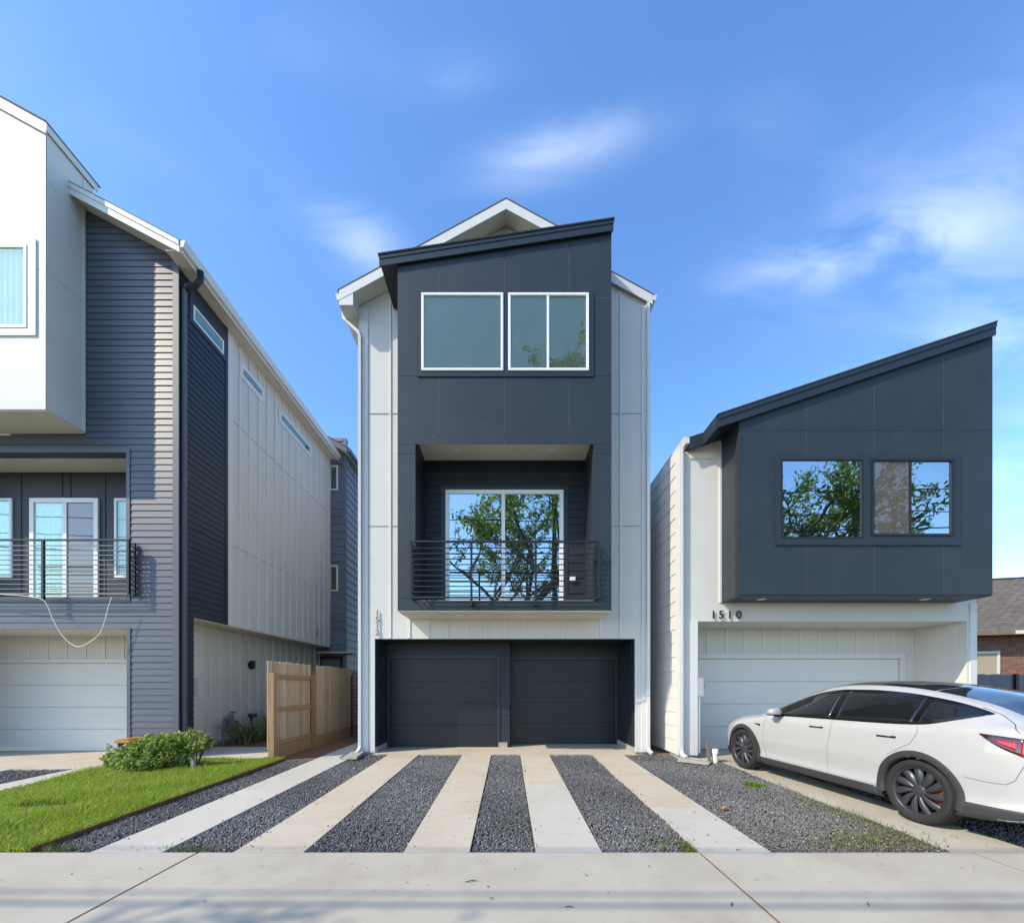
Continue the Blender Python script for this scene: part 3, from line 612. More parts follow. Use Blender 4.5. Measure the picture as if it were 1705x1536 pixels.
# ------------------------------------------------------------------ right house
def right_house():
    Yf, Yb, Yd = 8.5, 7.85, 9.6; XL, XR = 3.45, 9.46
    Hh = thing('house', (6.4, Yf, 0), 'white two storey house with overhanging charcoal box and slanted roof, on the right', 'house')
    pf, pb = front(Yf), front(Yb); bx0, bx1, zb = X(1230, Yb), X(1652, Yb), Z(990, Yb)
    gx0, gx1, gz = X(1161, Yf), X(1610, Yf), Z(1034, Yf)
    yr = 7.805; x0, x1 = X(1195, yr), X(1655, yr); z0, z1 = Z(690, yr), Z(537, yr); sl = (z1 - z0) / (x1 - x0)
    dz = lambda x: z0 + sl * (x - x0)
    top = lambda d: [(-sl, 1, z0 - sl * x0 - d)]
    fw = wall(pf, XL, XR, zg(Yf) + 0.05, 9.0, [(gx0, gx1, -1, gz), (X(1299, Yb), X(1585, Yb), 4.2, 5.75)], 0.2, top(0.2)).build('front_wall', 'white_paint', Hh)
    sw = wall(left(XL), Yf + 0.2, 20, 0.05, 6.3, [], 0.2).build('side_wall', 'white_paint', Hh)
    laps(sw, left(XL), 'white_trim', Yf + 0.13, 13.5, 0.06, 6.28, 0.285, o_lo=0.016, o_hi=0.004)
    box('side_wall', 'white_paint', Hh, XR - 0.2, XR, Yf + .2, 20, 0.05, dz(XR) - 0.21)
    box('foundation', 'concrete_rough', Hh, XL + 0.01, gx0 - 0.002, Yf + 0.012, Yf + 0.5, -0.2, 0.03)
    box('foundation', 'concrete_rough', Hh, gx1 + .002, XR - .01, Yf + 0.012, Yf + 0.5, -0.2, 0.03)
    for a, b, c, d in ((XL - 0.018, XL + 0.12, 0.06, dz(XL) - 0.2), (X(1149, Yf), X(1161, Yf) - .0, 0.06, gz), (X(1197, Yf), X(1203, Yf), Z(1003, Yf), dz(4.3) - 0.25)):
        rect(pf, a, b, c, d, 0.022, 0.0005).build('corner_board', 'white_trim', fw)
    rect(left(XL), Yf + .0, Yf + 0.128, 0.06, 6.28, 0.018, 0.0005).build('corner_board', 'white_trim', fw)
    rect(pf, X(1149, Yf), X(1196, Yf), dz(3.8) - 0.42, dz(3.8) - 0.30, 0.02, 0.0005).build('frieze_board', 'warm_bounce_soffit', fw)
    rect(pf, X(1614, Yf), XR, 0.06, Z(1004, Yf), 0.02, 0.0005).build('corner_board', 'white_trim', fw)
    # charcoal box
    bxo = sub('box_front', Hh)
    w0, w1, wz0, wz1 = X(1290, Yb), X(1597, Yb), Z(908, Yb), Z(757, Yb)
    wl = (X(1299, Yb), X(1435, Yb), Z(897, Yb), Z(765, Yb)); wr = (X(1448, Yb), X(1585, Yb), Z(893, Yb), Z(765, Yb))
    bw = wall(pb, bx0, bx1, zb, 9.0, [wl, wr], 0.12, top(0.2)).build('box_wall', 'joint_dark', bxo)
    panels(bw, pb, 'charcoal_panel', [bx0, X(1342, Yb), X(1455, Yb), X(1570, Yb), bx1], [zb, Z(717, Yb), 9.0], (w0, w1, wz0, wz1), top(0.2), 0.0025)
    for p in (1342, 1455, 1570):
        for c, d in ((zb + .02, wz0), (wz1, Z(719, Yb)), (Z(715, Yb), dz(X(p, Yb)) - 0.24)): rect(pb, X(p, Yb) - 0.0024, X(p, Yb) + 0.0024, c, d, 0.0085, 0.0012).build('joint_bead', 'caulk', bw)
    wall(left(bx0), Yb + 0.12, Yf, zb, 9, [], 0.12, [(0, 1, dz(bx0) - 0.2)]).build('box_side', 'charcoal_panel', bxo)
    wall(right(bx1), Yb + 0.12, Yf, zb, 9, [], 0.12, [(0, 1, dz(bx1) - 0.25)]).build('box_side', 'charcoal_panel', bxo)
    box('box_soffit', 'charcoal_trim', bxo, bx0 + 0.004, bx1 - 0.004, Yb + 0.004, Yf - 0.002, zb - 0.02, zb - 0.001)
    for p in (1268, 1540): MB().lathe([(0, -0.006), (0.06, -0.006), (0.085, 0.0)], (X(p, 8.15), 8.15, zb - 0.021), n=20).build('recessed_light', 'lamp_lens', bxo)
    for (a, b, c, d) in ((w0, w1, wz0, wl[2]), (w0, w1, wl[3], wz1), (w0, wl[0], wl[2], wl[3]), (wl[1], wr[0], wl[2], wl[3]), (wr[1], w1, wl[2], wl[3]), (wr[0], wr[1], wl[2], wr[2])):
        rect(pb, a, b, c, d, 0.03, 0.0005).build('window_trim', 'charcoal_trim', bxo)
    window(bxo, pb, *wl, 'black_metal', 'glass_mirror', (), 0.03, 0.035, 0.06, 1.3, label='wide fixed black framed window, left of the pair')
    window(bxo, pb, *wr, 'black_metal', 'glass_mirror', [X(1513, Yb)], 0.045, 0.045, 0.06, 1.3, gms=['glass_screen', 'glass_mirror'], label='black framed sliding window with insect screen, right of the pair')
    # roof
    rf = sub('roof', Hh)
    def shed(a, b, y0, y1, up, t, name, m): MB().prism([(a, y0, dz(a) + up), (b, y0, dz(b) + up), (b, y0, dz(b) + up - t), (a, y0, dz(a) + up - t)], (0, y1 - y0, 0)).build(name, m, rf)
    xe = 3.60
    shed(x0, x1, yr, 8.36, -0.03, 0.17, 'roof_deck', 'charcoal_siding'); shed(xe, XR + .05, 8.361, 20, -0.03, 0.17, 'roof_deck', 'charcoal_siding')
    shed(x0 - 0.02, x1 + 0.02, yr - 0.045, 8.34, 0, 0.028, 'shingles', 'shingle_dark'); shed(xe - 0.03, XR + 0.08, 8.341, 20, 0, 0.028, 'shingles', 'shingle_dark')
    shed(x0, x1 + .012, yr - 0.025, yr - 0.001, -0.03, 0.22, 'fascia', 'charcoal_trim'); shed(x0 + .0, x1 + .014, yr - 0.04, yr - 0.026, -0.03, 0.075, 'drip_edge', 'charcoal_trim')
    shed(xe, x0 - .001, 8.335, 8.36, -0.03, 0.22, 'fascia', 'charcoal_trim')
    MB().prism([(x0 - .001, yr, dz(x0) - .03), (x0 - .001, yr, dz(x0) - .25), (x0 - .001, 8.334, dz(x0) - .25), (x0 - .001, 8.334, dz(x0) - .03)], (-0.022, 0, 0)).build('fascia', 'charcoal_trim', rf)
    MB().prism([(xe - 0.115, 8.33, dz(xe)), (xe - 0.005, 8.33, dz(xe) - 0.02), (xe - 0.005, 8.33, dz(xe) - 0.13), (xe - 0.075, 8.33, dz(xe) - 0.13)], (0, 11, 0)).build('gutter', 'white_metal', rf)
    MB().tube([(XL + 0.02, Yf - 0.065, dz(XL) - 0.1), (XL + 0.02, Yf - 0.065, 0.17), (XL + 0.03, Yf - 0.1, 0.08), (XL + 0.06, Yf - 0.22, 0.045)], 0.045, 4).build('downspout', 'white_metal', Hh)
    # garage recess
    ga = sub('garage_recess', Hh); dx0, dx1, dt = 4.06, X(1498, Yd), Z(1096, Yd); pd = front(Yd)
    box('recess_ceiling', 'white_paint', ga, gx0, gx1, Yf + 0.201, Yd + 0.1, gz, gz + 0.1)
    wall(right(gx0), Yf + .2, Yd, 0.02, gz, [], 0.1).build('recess_side', 'white_paint', ga); wall(left(gx1), Yf + .2, Yd, 0.02, gz, [], 0.1).build('recess_side', 'white_paint', ga)
    bk = wall(pd, gx0 + .001, gx1 - .001, 0.005, gz - .001, [(dx0, dx1, -1, dt)], 0.12).build('recess_back', 'white_paint', ga)
    for k in range(13):
        u = X(1178 + 31 * k, Yd)
        if u < X(1522, Yd): rect(pd, u - 0.022, u + 0.022, dt + 0.10, gz - 0.002, 0.016, 0.0005).build('batten', 'white_trim', bk)
    for u in (X(1545, Yd),): rect(pd, u - 0.022, u + 0.022, 0.03, gz - 0.002, 0.016, 0.0005).build('batten', 'white_trim', bk)
    for (a, b, c, d) in ((dx0, dx1 + 0.0, dt, dt + 0.09), (dx1, dx1 + 0.11, 0.01, dt + 0.09)): rect(pd, a, b, c, d, 0.028, 0.0005).build('door_trim', 'white_trim', ga)
    rect(pd, dx0, dx1 + 0.13, dt + 0.091, dt + 0.115, 0.045, 0.0005).build('drip_cap', 'white_trim', ga)
    garage_door(Hh, pd, 'door_white', dx0 + .002, dx1 - .002, 0.008, dt - 0.002, 4, -0.03, label='wide white sectional garage door behind the car')
    for ch, p in zip('1510', (1187, 1200, 1214, 1229)): text(ch, 'house_number', 'black_metal', Hh, X(p, Yf), Yf - 0.03, Z(1029.5, Yf), 0.225)
    # electrics at the pier
    mb = sub('electric_box', Hh); ux = gx0 + 0.012
    MB().box(ux, ux + 0.11, Yf - 0.03, Yf + 0.09, 1.24, 1.62).build('cabinet', 'grey_plastic', mb, bevel=0.008)
    MB().tube([(ux + 0.11, Yf + 0.03, 1.45), (ux + 0.17, Yf + 0.03, 1.45)], 0.035, 12).build('socket', 'grey_plastic', mb)
    MB().tube([(ux + 0.035, Yf + 0.02, 1.24), (ux + 0.035, Yf + 0.02, 0.1)], 0.02, 10).build('conduit', 'pvc', mb)
right_house()

# ------------------------------------------------------------------ left house
def left_house():
    Yf, Yb, Yd = 8.6, 7.86, 10.05; XR, XL = X(297, 8.6), -12.6
    Hh = thing('corner_house', (-9.5, Yf, 0), 'tall slate grey and white house with white upper bay and balcony, on the left', 'house')
    pf, pb, ps = front(Yf), front(Yb), right(XR)
    yo = 8.28; ex = X(300, yo); ez = Z(403, yo); sl = 0.53
    dz = lambda x: ez + sl * (ex - x)
    top = lambda d: [(sl, 1, ez + sl * ex - d)]
    gx, gz = X(213, Yf), Z(1045, Yf); bxr, bz0, bz1 = X(212, Yf), Z(994, Yf), Z(754, Yf)
    holes = [(-12.3, gx, -1, gz), (-12.3, bxr, bz0, bz1)]
    bay = X(77, Yb); bayz = Z(682, Yb)
    sw = wall(pf, XL, XR, 0.03, 13, holes, 0.2, top(0.17)).build('front_wall', 'slate_siding', Hh)
    t = 0.075
    zsp = 0.06 + 0.1345 * int((bayz - 0.06) / 0.1345)
    laps(sw, pf, 'slate_siding', -11.2, XR - 0.10, 0.06, zsp, 0.1345, [(-13, gx + t, -1, gz - .03), (-13, bxr + t, bz0 - 0.11, bz1 + t)])
    laps(sw, pf, 'slate_siding', bay + 0.003, XR - 0.10, zsp, 12.6, 0.1345, (), top(0.19))
    rect(pf, XR - 0.098, XR + 0.024, 0.04, dz(XR) - 0.2, 0.026, 0.0005).build('corner_board', 'slate_trim', sw)
    rect(pf, gx, gx + t - .002, 0.04, gz, 0.028, 0.0005).build('opening_trim', 'slate_trim', sw)
    rect(pf, bxr, bxr + t - .002, bz0 - 0.1, bz1 + t, 0.028, 0.0005).build('opening_trim', 'slate_trim', sw); rect(pf, -11.2, bxr - .001, bz1, bz1 + t, 0.028, 0.0005).build('opening_trim', 'slate_trim', sw)
    rect(pf, -11.2, bxr - .001, bz0 - 0.1, bz0, 0.03, 0.0005).build('opening_trim', 'slate_trim', sw)
    # right side, upper floors
    yA, yB = 10.09, 15.85; zo = Z(1028, 9.01)
    s_low = wall(ps, Yf + .2, 9.01, 0.03, zo, [], 0.62).build('side_wall', 'charcoal_siding', Hh)  # dark side siding: paint of the front with shade put into the colour
    laps(s_low, ps, 'charcoal_siding', Yf + 0.025, 9.005, 0.06, zo, 0.1345)
    win = [(8.98, 9.94, 9.27, 9.60), (10.62, 11.55, 9.30, 9.56), (12.42, 14.3, 9.30, 9.56)]
    s_up = wall(ps, Yf + 0.2, yA, zo + .001, 10.05, [win[0]], 0.2).build('side_wall', 'charcoal_siding', Hh)
    laps(s_up, ps, 'charcoal_siding', Yf + 0.025, yA - 0.09, zo + 0.012, 10.02, 0.1345, [(win[0][0] - .1, win[0][1] + .1, win[0][2] - .1, 11)])
    rect(ps, yA - 0.088, yA - .002, zo, 10.02, 0.026, 0.0005).build('corner_board', 'charcoal_trim', s_up)
    for (a, b, c, d) in ((win[0][0] - .1, win[0][1] + .1, win[0][2] - .1, win[0][2]), (win[0][0] - .1, win[0][1] + .1, win[0][3], 10.0), (win[0][0] - .1, win[0][0], win[0][2], win[0][3]), (win[0][1], win[0][1] + .1, win[0][2], win[0][3])):
        rect(ps, a, b, c, d, 0.024, 0.0005).build('window_trim', 'charcoal_trim', s_up)
    s_wh = wall(ps, yA, yB, zo + .001, 10.05, win[1:], 0.2).build('side_wall', 'white_paint', Hh)
    rect(ps, yA + .001, yA + 0.17, zo + .002, 10.0, 0.03, 0.0005).build('corner_board', 'white_trim', s_wh)
    rect(ps, yB - 0.12, yB, zo + .002, 10.0, 0.02, 0.0005).build('corner_board', 'white_trim', s_wh)
    y = yA + 0.45
    while y < yB - 0.2:
        h = [w for w in win[1:] if w[0] - 0.1 < y < w[1] + 0.1]
        for c, d in ([(zo + .002, h[0][2] - 0.09), (h[0][3] + 0.09, 10.0)] if h else [(zo + .002, 10.0)]): rect(ps, y - 0.028, y + 0.028, c, d, 0.030, 0.0005).build('batten', 'white_trim', s_wh)
        y += 0.405
    for zz in (7.93, 4.88): rect(ps, yA + 0.175, yB - 0.125, zz, zz + 0.012, 0.01, 0.0005).build('flashing', 'flashing', s_wh)
    for w in win[1:]:
        for (a, b, c, d) in ((w[0] - .08, w[1] + .08, w[2] - .08, w[2]), (w[0] - .08, w[1] + .08, w[3], w[3] + .08), (w[0] - .08, w[0], w[2], w[3]), (w[1], w[1] + .08, w[2], w[3])): rect(ps, a, b, c, d, 0.022, 0.0005).build('window_trim', 'white_trim', s_wh)
    for w in win: window(Hh, ps, *w, 'white_vinyl', 'glass_clear', (), 0.045, 0.03, 0.06, 0.8, name='slit_window')
    box('vent_cover', 'grey_plastic', Hh, XR + .001, XR + 0.05, 14.7, 14.85, 3.25, 3.45)
    # ground floor set back
    xi = -7.37; box('overhang_soffit', 'warm_bounce_soffit', Hh, xi, XR - .003, 9.012, yB - .003, zo - 0.015, zo)
    gwall = wall(right(xi), 9.02, yB + 2, 0.06, zo - .016, [], 0.2).build('ground_floor_wall', 'white_paint', Hh)
    box('foundation', 'concrete_rough', Hh, xi - 0.2, xi + .012, 9.02, yB + 2, -0.1, 0.058)
    y = 10.35
    while y < yB + 1.9: rect(right(xi), y - 0.03, y + 0.03, 0.07, zo - .018, 0.032, 0.0005).build('batten', 'white_trim', gwall); y += 0.405
    rect(right(xi), 9.75, 10.15, 0.07, zo - .018, 0.022, 0.0005).build('corner_board', 'white_trim', gwall)
    for yy in (11.95, 13.9):
        s = sub('wall_light', Hh); box('mount', 'black_metal', s, xi + .001, xi + 0.04, yy - 0.06, yy + 0.06, 1.98, 2.12); box('shade', 'black_metal', s, xi + 0.041, xi + 0.16, yy - 0.05, yy + 0.05, 1.93, 2.17)
    MB().box(XR - 0.3, XR - 0.06, 9.1, 9.22, 1.22, 1.64).build('utility_box', 'grey_plastic', Hh, bevel=0.006)
    # roof
    rf = sub('roof', Hh)
    def slope(a, b, y0, y1, up, t, name, m): MB().prism([(a, y0, dz(a) + up), (b, y0, dz(b) + up), (b, y0, dz(b) + up - t), (a, y0, dz(a) + up - t)], (0, y1 - y0, 0)).build(name, m, rf)
    slope(-9.6, ex, yo, 16.1, 0, 0.16, 'roof_deck', 'warm_bounce_soffit'); slope(-9.7, ex + 0.03, yo - 0.03, 16.15, 0.03, 0.028, 'shingles', 'shingle_grey')
    slope(bay + 0.001, ex, yo - 0.026, yo - 0.001, 0, 0.22, 'fascia', 'white_trim'); slope(bay + .001, ex, yo - 0.045, yo - 0.027, 0, 0.09, 'rake_trim', 'white_trim')
    MB().box(ex - 0.01, ex + 0.02, yo, 16.1, ez - 0.2, ez - 0.02).build('eave_fascia', 'white_trim', rf)
    MB().prism([(ex - 0.02, yo, ez - 0.165), (XR, yo, ez - 0.165), (XR, yo, ez - 0.155)], (0, 7.8, 0)).build('eave_soffit', 'warm_bounce_soffit', rf)
    MB().prism([(ex + 0.125, yo - .03, ez + .01), (ex + 0.021, yo - .03, ez - .01), (ex + 0.021, yo - .03, ez - 0.13), (ex + 0.08, yo - .03, ez - 0.13)], (0, 7.85, 0)).build('gutter', 'white_metal', rf)
    MB().tube([(-7.2, 9.4, dz(-7.2)), (-7.2, 9.4, dz(-7.2) + 0.32)], 0.03, 8).build('vent_pipe', 'black_metal', rf)
    xd = XR + 0.065
    MB().tube([(ex + 0.06, 8.75, ez - 0.12), (ex + 0.06, 8.75, ez - 0.3), (ex - 0.02, 8.73, ez - 0.42), (xd + 0.06, 8.70, ez - 0.47), (xd, 8.68, ez - 0.55)], 0.06, 10).build('downspout_elbow', 'black_metal', Hh, smooth=True)
    MB().tube([(xd, 8.68, ez - 0.5), (xd, 8.68, 0.1)], 0.045, 4).build('downspout', 'slate_trim', Hh)
    # upper bay
    by = sub('upper_bay', Hh); bl = -11.4; bt = Z(207, Yb)
    wz = (-10.6, X(48, Yb), Z(548, Yb), Z(410, Yb))
    rz = lambda x: bt + 0.55 * (bay - x)
    bw = wall(pb, bl, bay, bayz, 14, [wz], 0.12, [(0.55, 1, bt + 0.55 * bay - 0.12)]).build('bay_front', 'joint_dark', by)
    panels(bw, pb, 'white_paint', [bl, -9.95, bay], [bayz, Z(449, Yb), Z(220, Yb), 14], (-10.75, X(62, Yb), Z(560, Yb), Z(400, Yb)), [(0.55, 1, bt + 0.55 * bay - 0.12)], 0.003)
    bs = wall(right(bay), Yb + 0.121, 8.75, bayz, bt - 0.1, [], 0.12).build('bay_side', 'joint_dark', by)
    panels(bs, right(bay), 'white_paint', [Yb + .0, 8.75], [bayz, Z(449, Yb), Z(300, Yb), bt - 0.1], None, (), 0.003)
    rect(right(bay), Yf - 0.07, Yf - .03, bayz + .01, bt - 0.2, 0.02, 0.009).build('corner_board', 'white_trim', by)
    box('bay_soffit', 'warm_bounce_soffit', by, bl, bay - .004, Yb + 0.004, Yf - 0.022, bayz - 0.018, bayz - 0.001)
    tw = (-10.75, X(62, Yb), Z(560, Yb), Z(400, Yb))
    for (a, b, c, d) in ((tw[0], tw[1], tw[2], wz[2]), (tw[0], tw[1], wz[3], tw[3]), (wz[1], tw[1], wz[2], wz[3]), (tw[0], wz[0], wz[2], wz[3])): rect(pb, a, b, c, d, 0.032, 0.0005).build('window_trim', 'white_trim', by)
    window(by, pb, *wz, 'white_vinyl', 'glass_clear', (), 0.055, 0.045, 0.06, 0.8, 'curtain')
    def brf(a, b, y0, y1, up, t, name, m): MB().prism([(a, y0, rz(a) + up), (b, y0, rz(b) + up), (b, y0, rz(b) + up - t), (a, y0, rz(a) + up - t)], (0, y1 - y0, 0)).build(name, m, by)
    brf(-11, bay + 0.03, Yb - 0.02, 8.8, 0, 0.12, 'bay_roof', 'white_trim'); brf(-11, bay + 0.06, Yb - 0.06, 8.85, 0.028, 0.026, 'shingles', 'shingle_grey'); brf(-11, bay + 0.035, Yb - 0.045, Yb - 0.021, 0, 0.2, 'fascia', 'white_trim')
    MB().box(bay + 0.031, bay + 0.05, Yb - 0.045, 8.8, bt - 0.17, bt - 0.02).build('fascia', 'white_trim', by)
    # balcony
    Yw = 9.38; pw = front(Yw); rec = sub('balcony_recess', Hh)
    wins = [(-11.5, X(22, Yw), Z(962, Yw), Z(830, Yw)), (X(52, Yw), X(166, Yw), bz0 + 0.02, Z(830, Yw)), (X(192, Yw), X(192, Yw) + 0.85, Z(962, Yw), Z(830, Yw))]
    wall(pw, -12.3, bxr + 0.6, bz0, bz1, [w for w in wins], 0.15).build('balcony_back', 'charcoal_siding', rec)
    for p in (36, 104, 118, 176): rect(pw, X(p, Yw) - .006, X(p, Yw) + .006, bz0 + .02, bz1 - .01, 0.008, 0.0005).build('panel_joint', 'joint_dark', rec)  if p not in (104, 118) else rect(pw, X(p, Yw) - .006, X(p, Yw) + .006, wins[1][3] + .04, bz1 - .01, 0.008, 0.0005).build('panel_joint', 'joint_dark', rec)
    box('ceiling', 'warm_bounce_soffit', rec, -12.3, bxr, Yf + 0.201, Yw - .002, bz1, bz1 + 0.1); box('balcony_floor', 'concrete_rough', rec, -12.3, bxr, Yf + .01, Yw - .002, bz0 - 0.15, bz0 + 0.01)
    box('side_lining', 'charcoal_siding', rec, bxr - .001 + .004, bxr + 0.08, Yf + 0.201, Yw - .002, bz0, bz1)
    window(Hh, pw, *wins[0], 'white_vinyl', 'glass_clear', (), 0.055, 0.035, 0.06, 0.8, 'curtain')
    window(Hh, pw, *wins[1], 'white_vinyl', 'glass_clear', [X(110, Yw)], 0.10, 0.045, 0.06, 0.9, 'curtain', gms=['glass_clear', 'glass_screen'], name='sliding_door')
    window(Hh, pw, *wins[2], 'white_vinyl', 'glass_clear', (), 0.055, 0.035, 0.06, 0.8, 'curtain')
    rl = sub('balcony_railing', Hh); yq = Yf - 0.19; q1, q0 = Z(900, yq), Z(988, yq); ux = X(214, yq); um = X(72, yq)
    for u, lo in ((um, 0.12), (ux, 0.0)): box('post', 'black_metal', rl, u - 0.022, u + 0.022, yq - 0.022, yq + 0.022, q0 - lo, q1)
    box('end_post', 'black_metal', rl, ux - .02, ux + .02, Yf - 0.07, Yf - 0.032, q0 - 0.02, q1)
    box('top_rail', 'black_metal', rl, -11.5, ux + .022, yq - 0.025, yq + 0.025, q1 + .001, q1 + 0.03)
    for k in range(11):
        zz = q0 + (q1 - q0) * k / 11; h = 0.016 if k == 0 else 0.008
        for a, b in ((-11.5, um - .023), (um + .023, ux - .023)): box('rail', 'grey_meter', rl, a, b, yq - 0.008, yq + 0.008, zz - h, zz + h)
        box('end_rail', 'black_metal', rl, ux - 0.008, ux + 0.008, yq + 0.023, Yf - 0.071, zz - 0.008, zz + 0.008)
    # garage recess
    ga = sub('garage_recess', Hh); pd = front(Yd); dt = 2.0
    box('recess_ceiling', 'warm_bounce_soffit', ga, -12.3, gx, Yf + 0.201, Yd + 0.1, gz, gz + 0.1); box('recess_side', 'slate_siding', ga, gx + .003, gx + 0.12, Yf + 0.201, Yd, -.12, gz)
    bk = wall(pd, -12.3, gx, -.10, gz - .001, [(-12.2, gx - 0.05, -1, dt)], 0.12).build('recess_back', 'white_paint', ga)
    for k in range(9): u = X(206 - 31.5 * k, Yd); rect(pd, u - .02, u + .02, dt + 0.1, gz - .002, 0.016, 0.0005).build('batten', 'white_trim', bk)
    rect(pd, -12.2, gx - .001, dt, dt + 0.095, 0.028, 0.0005).build('door_trim', 'white_trim', ga)
    garage_door(Hh, pd, 'door_white', -12.2, gx - 0.052, -.10, dt - .002, 4, -0.02, label='white sectional garage door under the slate balcony')
    # closing walls and the rear
    box('rear_wall', 'white_paint', Hh, XL, XR, yB, yB + 0.15, 3.0, 10.0)
    box('side_wall', 'slate_siding', Hh, XL, XL + 0.2, Yf + 0.201, yB, 0.03, 12)
    # a white cable over the railing
    def cat(pts, n=10):
        out = []
        P = [pts[0]] + pts + [pts[-1]]
        for i in range(1, len(P) - 2):
            for k in range(n):
                t = k / n; a, b, c, d = [Vector(q) for q in P[i - 1:i + 3]]
                out.append(0.5 * ((2 * b) + (c - a) * t + (2 * a - 5 * b + 4 * c - d) * t * t + (3 * b - a - 3 * c + d) * t ** 3))
        return out + [Vector(pts[-1])]
    yk = yq - 0.035
    tag(MB().tube(cat([(X(p, yk), yk, Z(q, yk)) for p, q in ((-20, 985), (5, 989), (35, 991), (66, 996), (78, 1006), (88, 1030), (102, 1055), (118, 1071), (132, 1076), (150, 1068), (166, 1054), (174, 1035), (180, 1012), (186, 994))]), 0.0075, 6).build('cable', 'cable_white', smooth=True),
        'thin white cable hanging in a loop below the left balcony railing', 'cable')
left_house()

# ------------------------------------------------------------------ houses behind
def rear_houses():
    Y0 = 16.0; Hh = thing('rear_house', (-6.6, Y0, 0), 'narrow blue grey house with slit windows seen in the gap behind the fence', 'house')
    x0, x1 = -8.5, X(576, Y0); p = front(Y0); ps = right(x1); zt = Z(742, Y0)
    wins = [(X(549, Y0), X(563, Y0), Z(816, Y0), Z(775, Y0)), (X(549, Y0), X(563, Y0), Z(984, Y0), Z(941, Y0))]
    sw = wall(p, x0, x1, 2.75, zt + 0.3, wins, 0.2).build('front_wall', 'blue_grey_siding', Hh)
    laps(sw, p, 'blue_grey_siding', -6.75, x1 - 0.1, 2.76, zt + 0.25, 0.285, o_lo=.034, holes=[(w[0] - .1, w[1] + .2, w[2] - .1, w[3] + .1) for w in wins])
    rect(p, x1 - 0.098, x1 + .02, 2.76, zt + 0.2, 0.024, 0.0005).build('corner_board', 'blue_grey_siding', sw)
    for w in wins: window(Hh, p, *w, 'white_vinyl', 'glass_blind', (), 0.05, 0.04, 0.06, 0.5)
    s2 = wall(ps, Y0 + 0.2, 24, 0, zt, [], 0.2).build('side_wall', 'blue_grey_siding', Hh); laps(s2, ps, 'blue_grey_siding', Y0 + 0.03, 20, 0.1, zt, 0.285, o_lo=.034)
    box('porch_wall', 'blue_grey_siding', Hh, x0, x1 - 0.02, Y0 + 0.45, Y0 + 0.6, 0.0, 2.70); box('porch_ledge', 'warm_bounce_soffit', Hh, x0, x1 + 0.25, Y0 - 0.05, Y0 + 0.6, 2.70, 2.748)
    d = sub('door', Hh); a, b = X(531, Y0 + .45), X(572, Y0 + .45); zt2 = Z(1092, Y0 + .45)
    for (u0, u1, c, e) in ((a, a + .12, 0, zt2), (b - .12, b, 0, zt2), (a + .12, b - .12, zt2 - .12, zt2)): rect(front(Y0 + .45), u0, u1, c, e, 0.05, 0.001).build('door_frame', 'black_metal', d)
    rect(front(Y0 + .45), a + .12, b - .12, 0, zt2 - .12, 0.02, 0.001).build('door_leaf', 'grey_meter', d)
    r = sub('roof', Hh); yo = 15.6; e0 = X(578, yo); z0 = Z(745, yo); sl = 0.55
    dz = lambda x: z0 + sl * (e0 - x)
    for a, b, y0, y1, up, t, nm, m in ((-8.6, e0, yo, 24, 0, 0.15, 'roof_deck', 'white_trim'), (-8.6, e0 + .03, yo - .03, 24, 0.03, 0.028, 'shingles', 'shingle_dark'), (-8.6, e0, yo - .03, yo - .001, 0, 0.2, 'fascia', 'slate_trim')):
        MB().prism([(a, y0, dz(a) + up), (b, y0, dz(b) + up), (b, y0, dz(b) + up - t), (a, y0, dz(a) + up - t)], (0, y1 - y0, 0)).build(nm, m, r)
    MB().box(e0 + .005, e0 + 0.1, yo, 24, z0 - 0.14, z0 - 0.0).build('gutter', 'slate_trim', r)
    # brick house to the right
    B = thing('brick_house', (20, 14.5, 0), 'low red brick house with brown hipped shingle roof at the right edge', 'house')
    B.rotation_euler = (0, 0, R(-14))
    def L(name, m, x0, x1, y0, y1, z0, z1, par=B): return box(name, m, par, x0, x1, y0, y1, z0, z1, local=True)
    L('brick_wall', 'brick', -4.2, 9, 0, 0.3, 0.0, 3.3); L('brick_wall', 'brick', -4.2, -3.9, 0.301, 9, 0, 3.3)
    ez = 3.40; ex0, ex1, ey0, ey1 = -4.75, 9.5, -0.55, 9.5
    MB().add([(ex0, ey0, ez), (ex1, ey0, ez), (ex1, ey1, ez), (ex0, ey1, ez), (-0.3, 4.4, ez + 2.75), (4.5, 4.4, ez + 2.75)], [(0, 1, 5, 4), (1, 2, 5), (2, 3, 4, 5), (3, 0, 4), (0, 3, 2, 1)]).build('roof', 'brown_shingle', B, local=True)
    for c in ((ex0, ey0), ): MB().tube([(ex0, ey0, ez + .02), (-0.3, 4.4, ez + 2.77)], 0.06, 6).build('hip_ridge', 'brown_shingle', B, local=True)
    MB().tube([(-0.3, 4.4, ez + 2.77), (4.5, 4.4, ez + 2.77)], 0.06, 6).build('hip_ridge', 'brown_shingle', B, local=True)
    L('eave_board', 'wood_grey', ex0, ex1, ey0 - 0.02, ey0, ez - 0.17, ez + 0.0); L('eave_patch', 'white_trim', -2.4, 2.5, ey0 - 0.04, ey0 - 0.021, ez - 0.15, ez - 0.03); L('soffit', 'wood_grey', ex0, ex1, ey0 + .001, -0.001, ez - 0.06, ez - 0.012)
    w = sub('window', B); p = front(0)
    for (a, b, c, d) in ((-3.7, -2.45, 2.62, 2.70), (-3.7, -2.45, 1.75, 1.81), (-3.7, -3.63, 1.81, 2.62), (-2.52, -2.45, 1.81, 2.62)): rect(p, a, b, c, d, 0.05, 0.001).build('frame', 'white_trim', w, local=True)
    rect(p, -3.63, -2.52, 1.81, 2.62, 0.02, 0.001).build('pane', 'roller_blind', w, local=True)
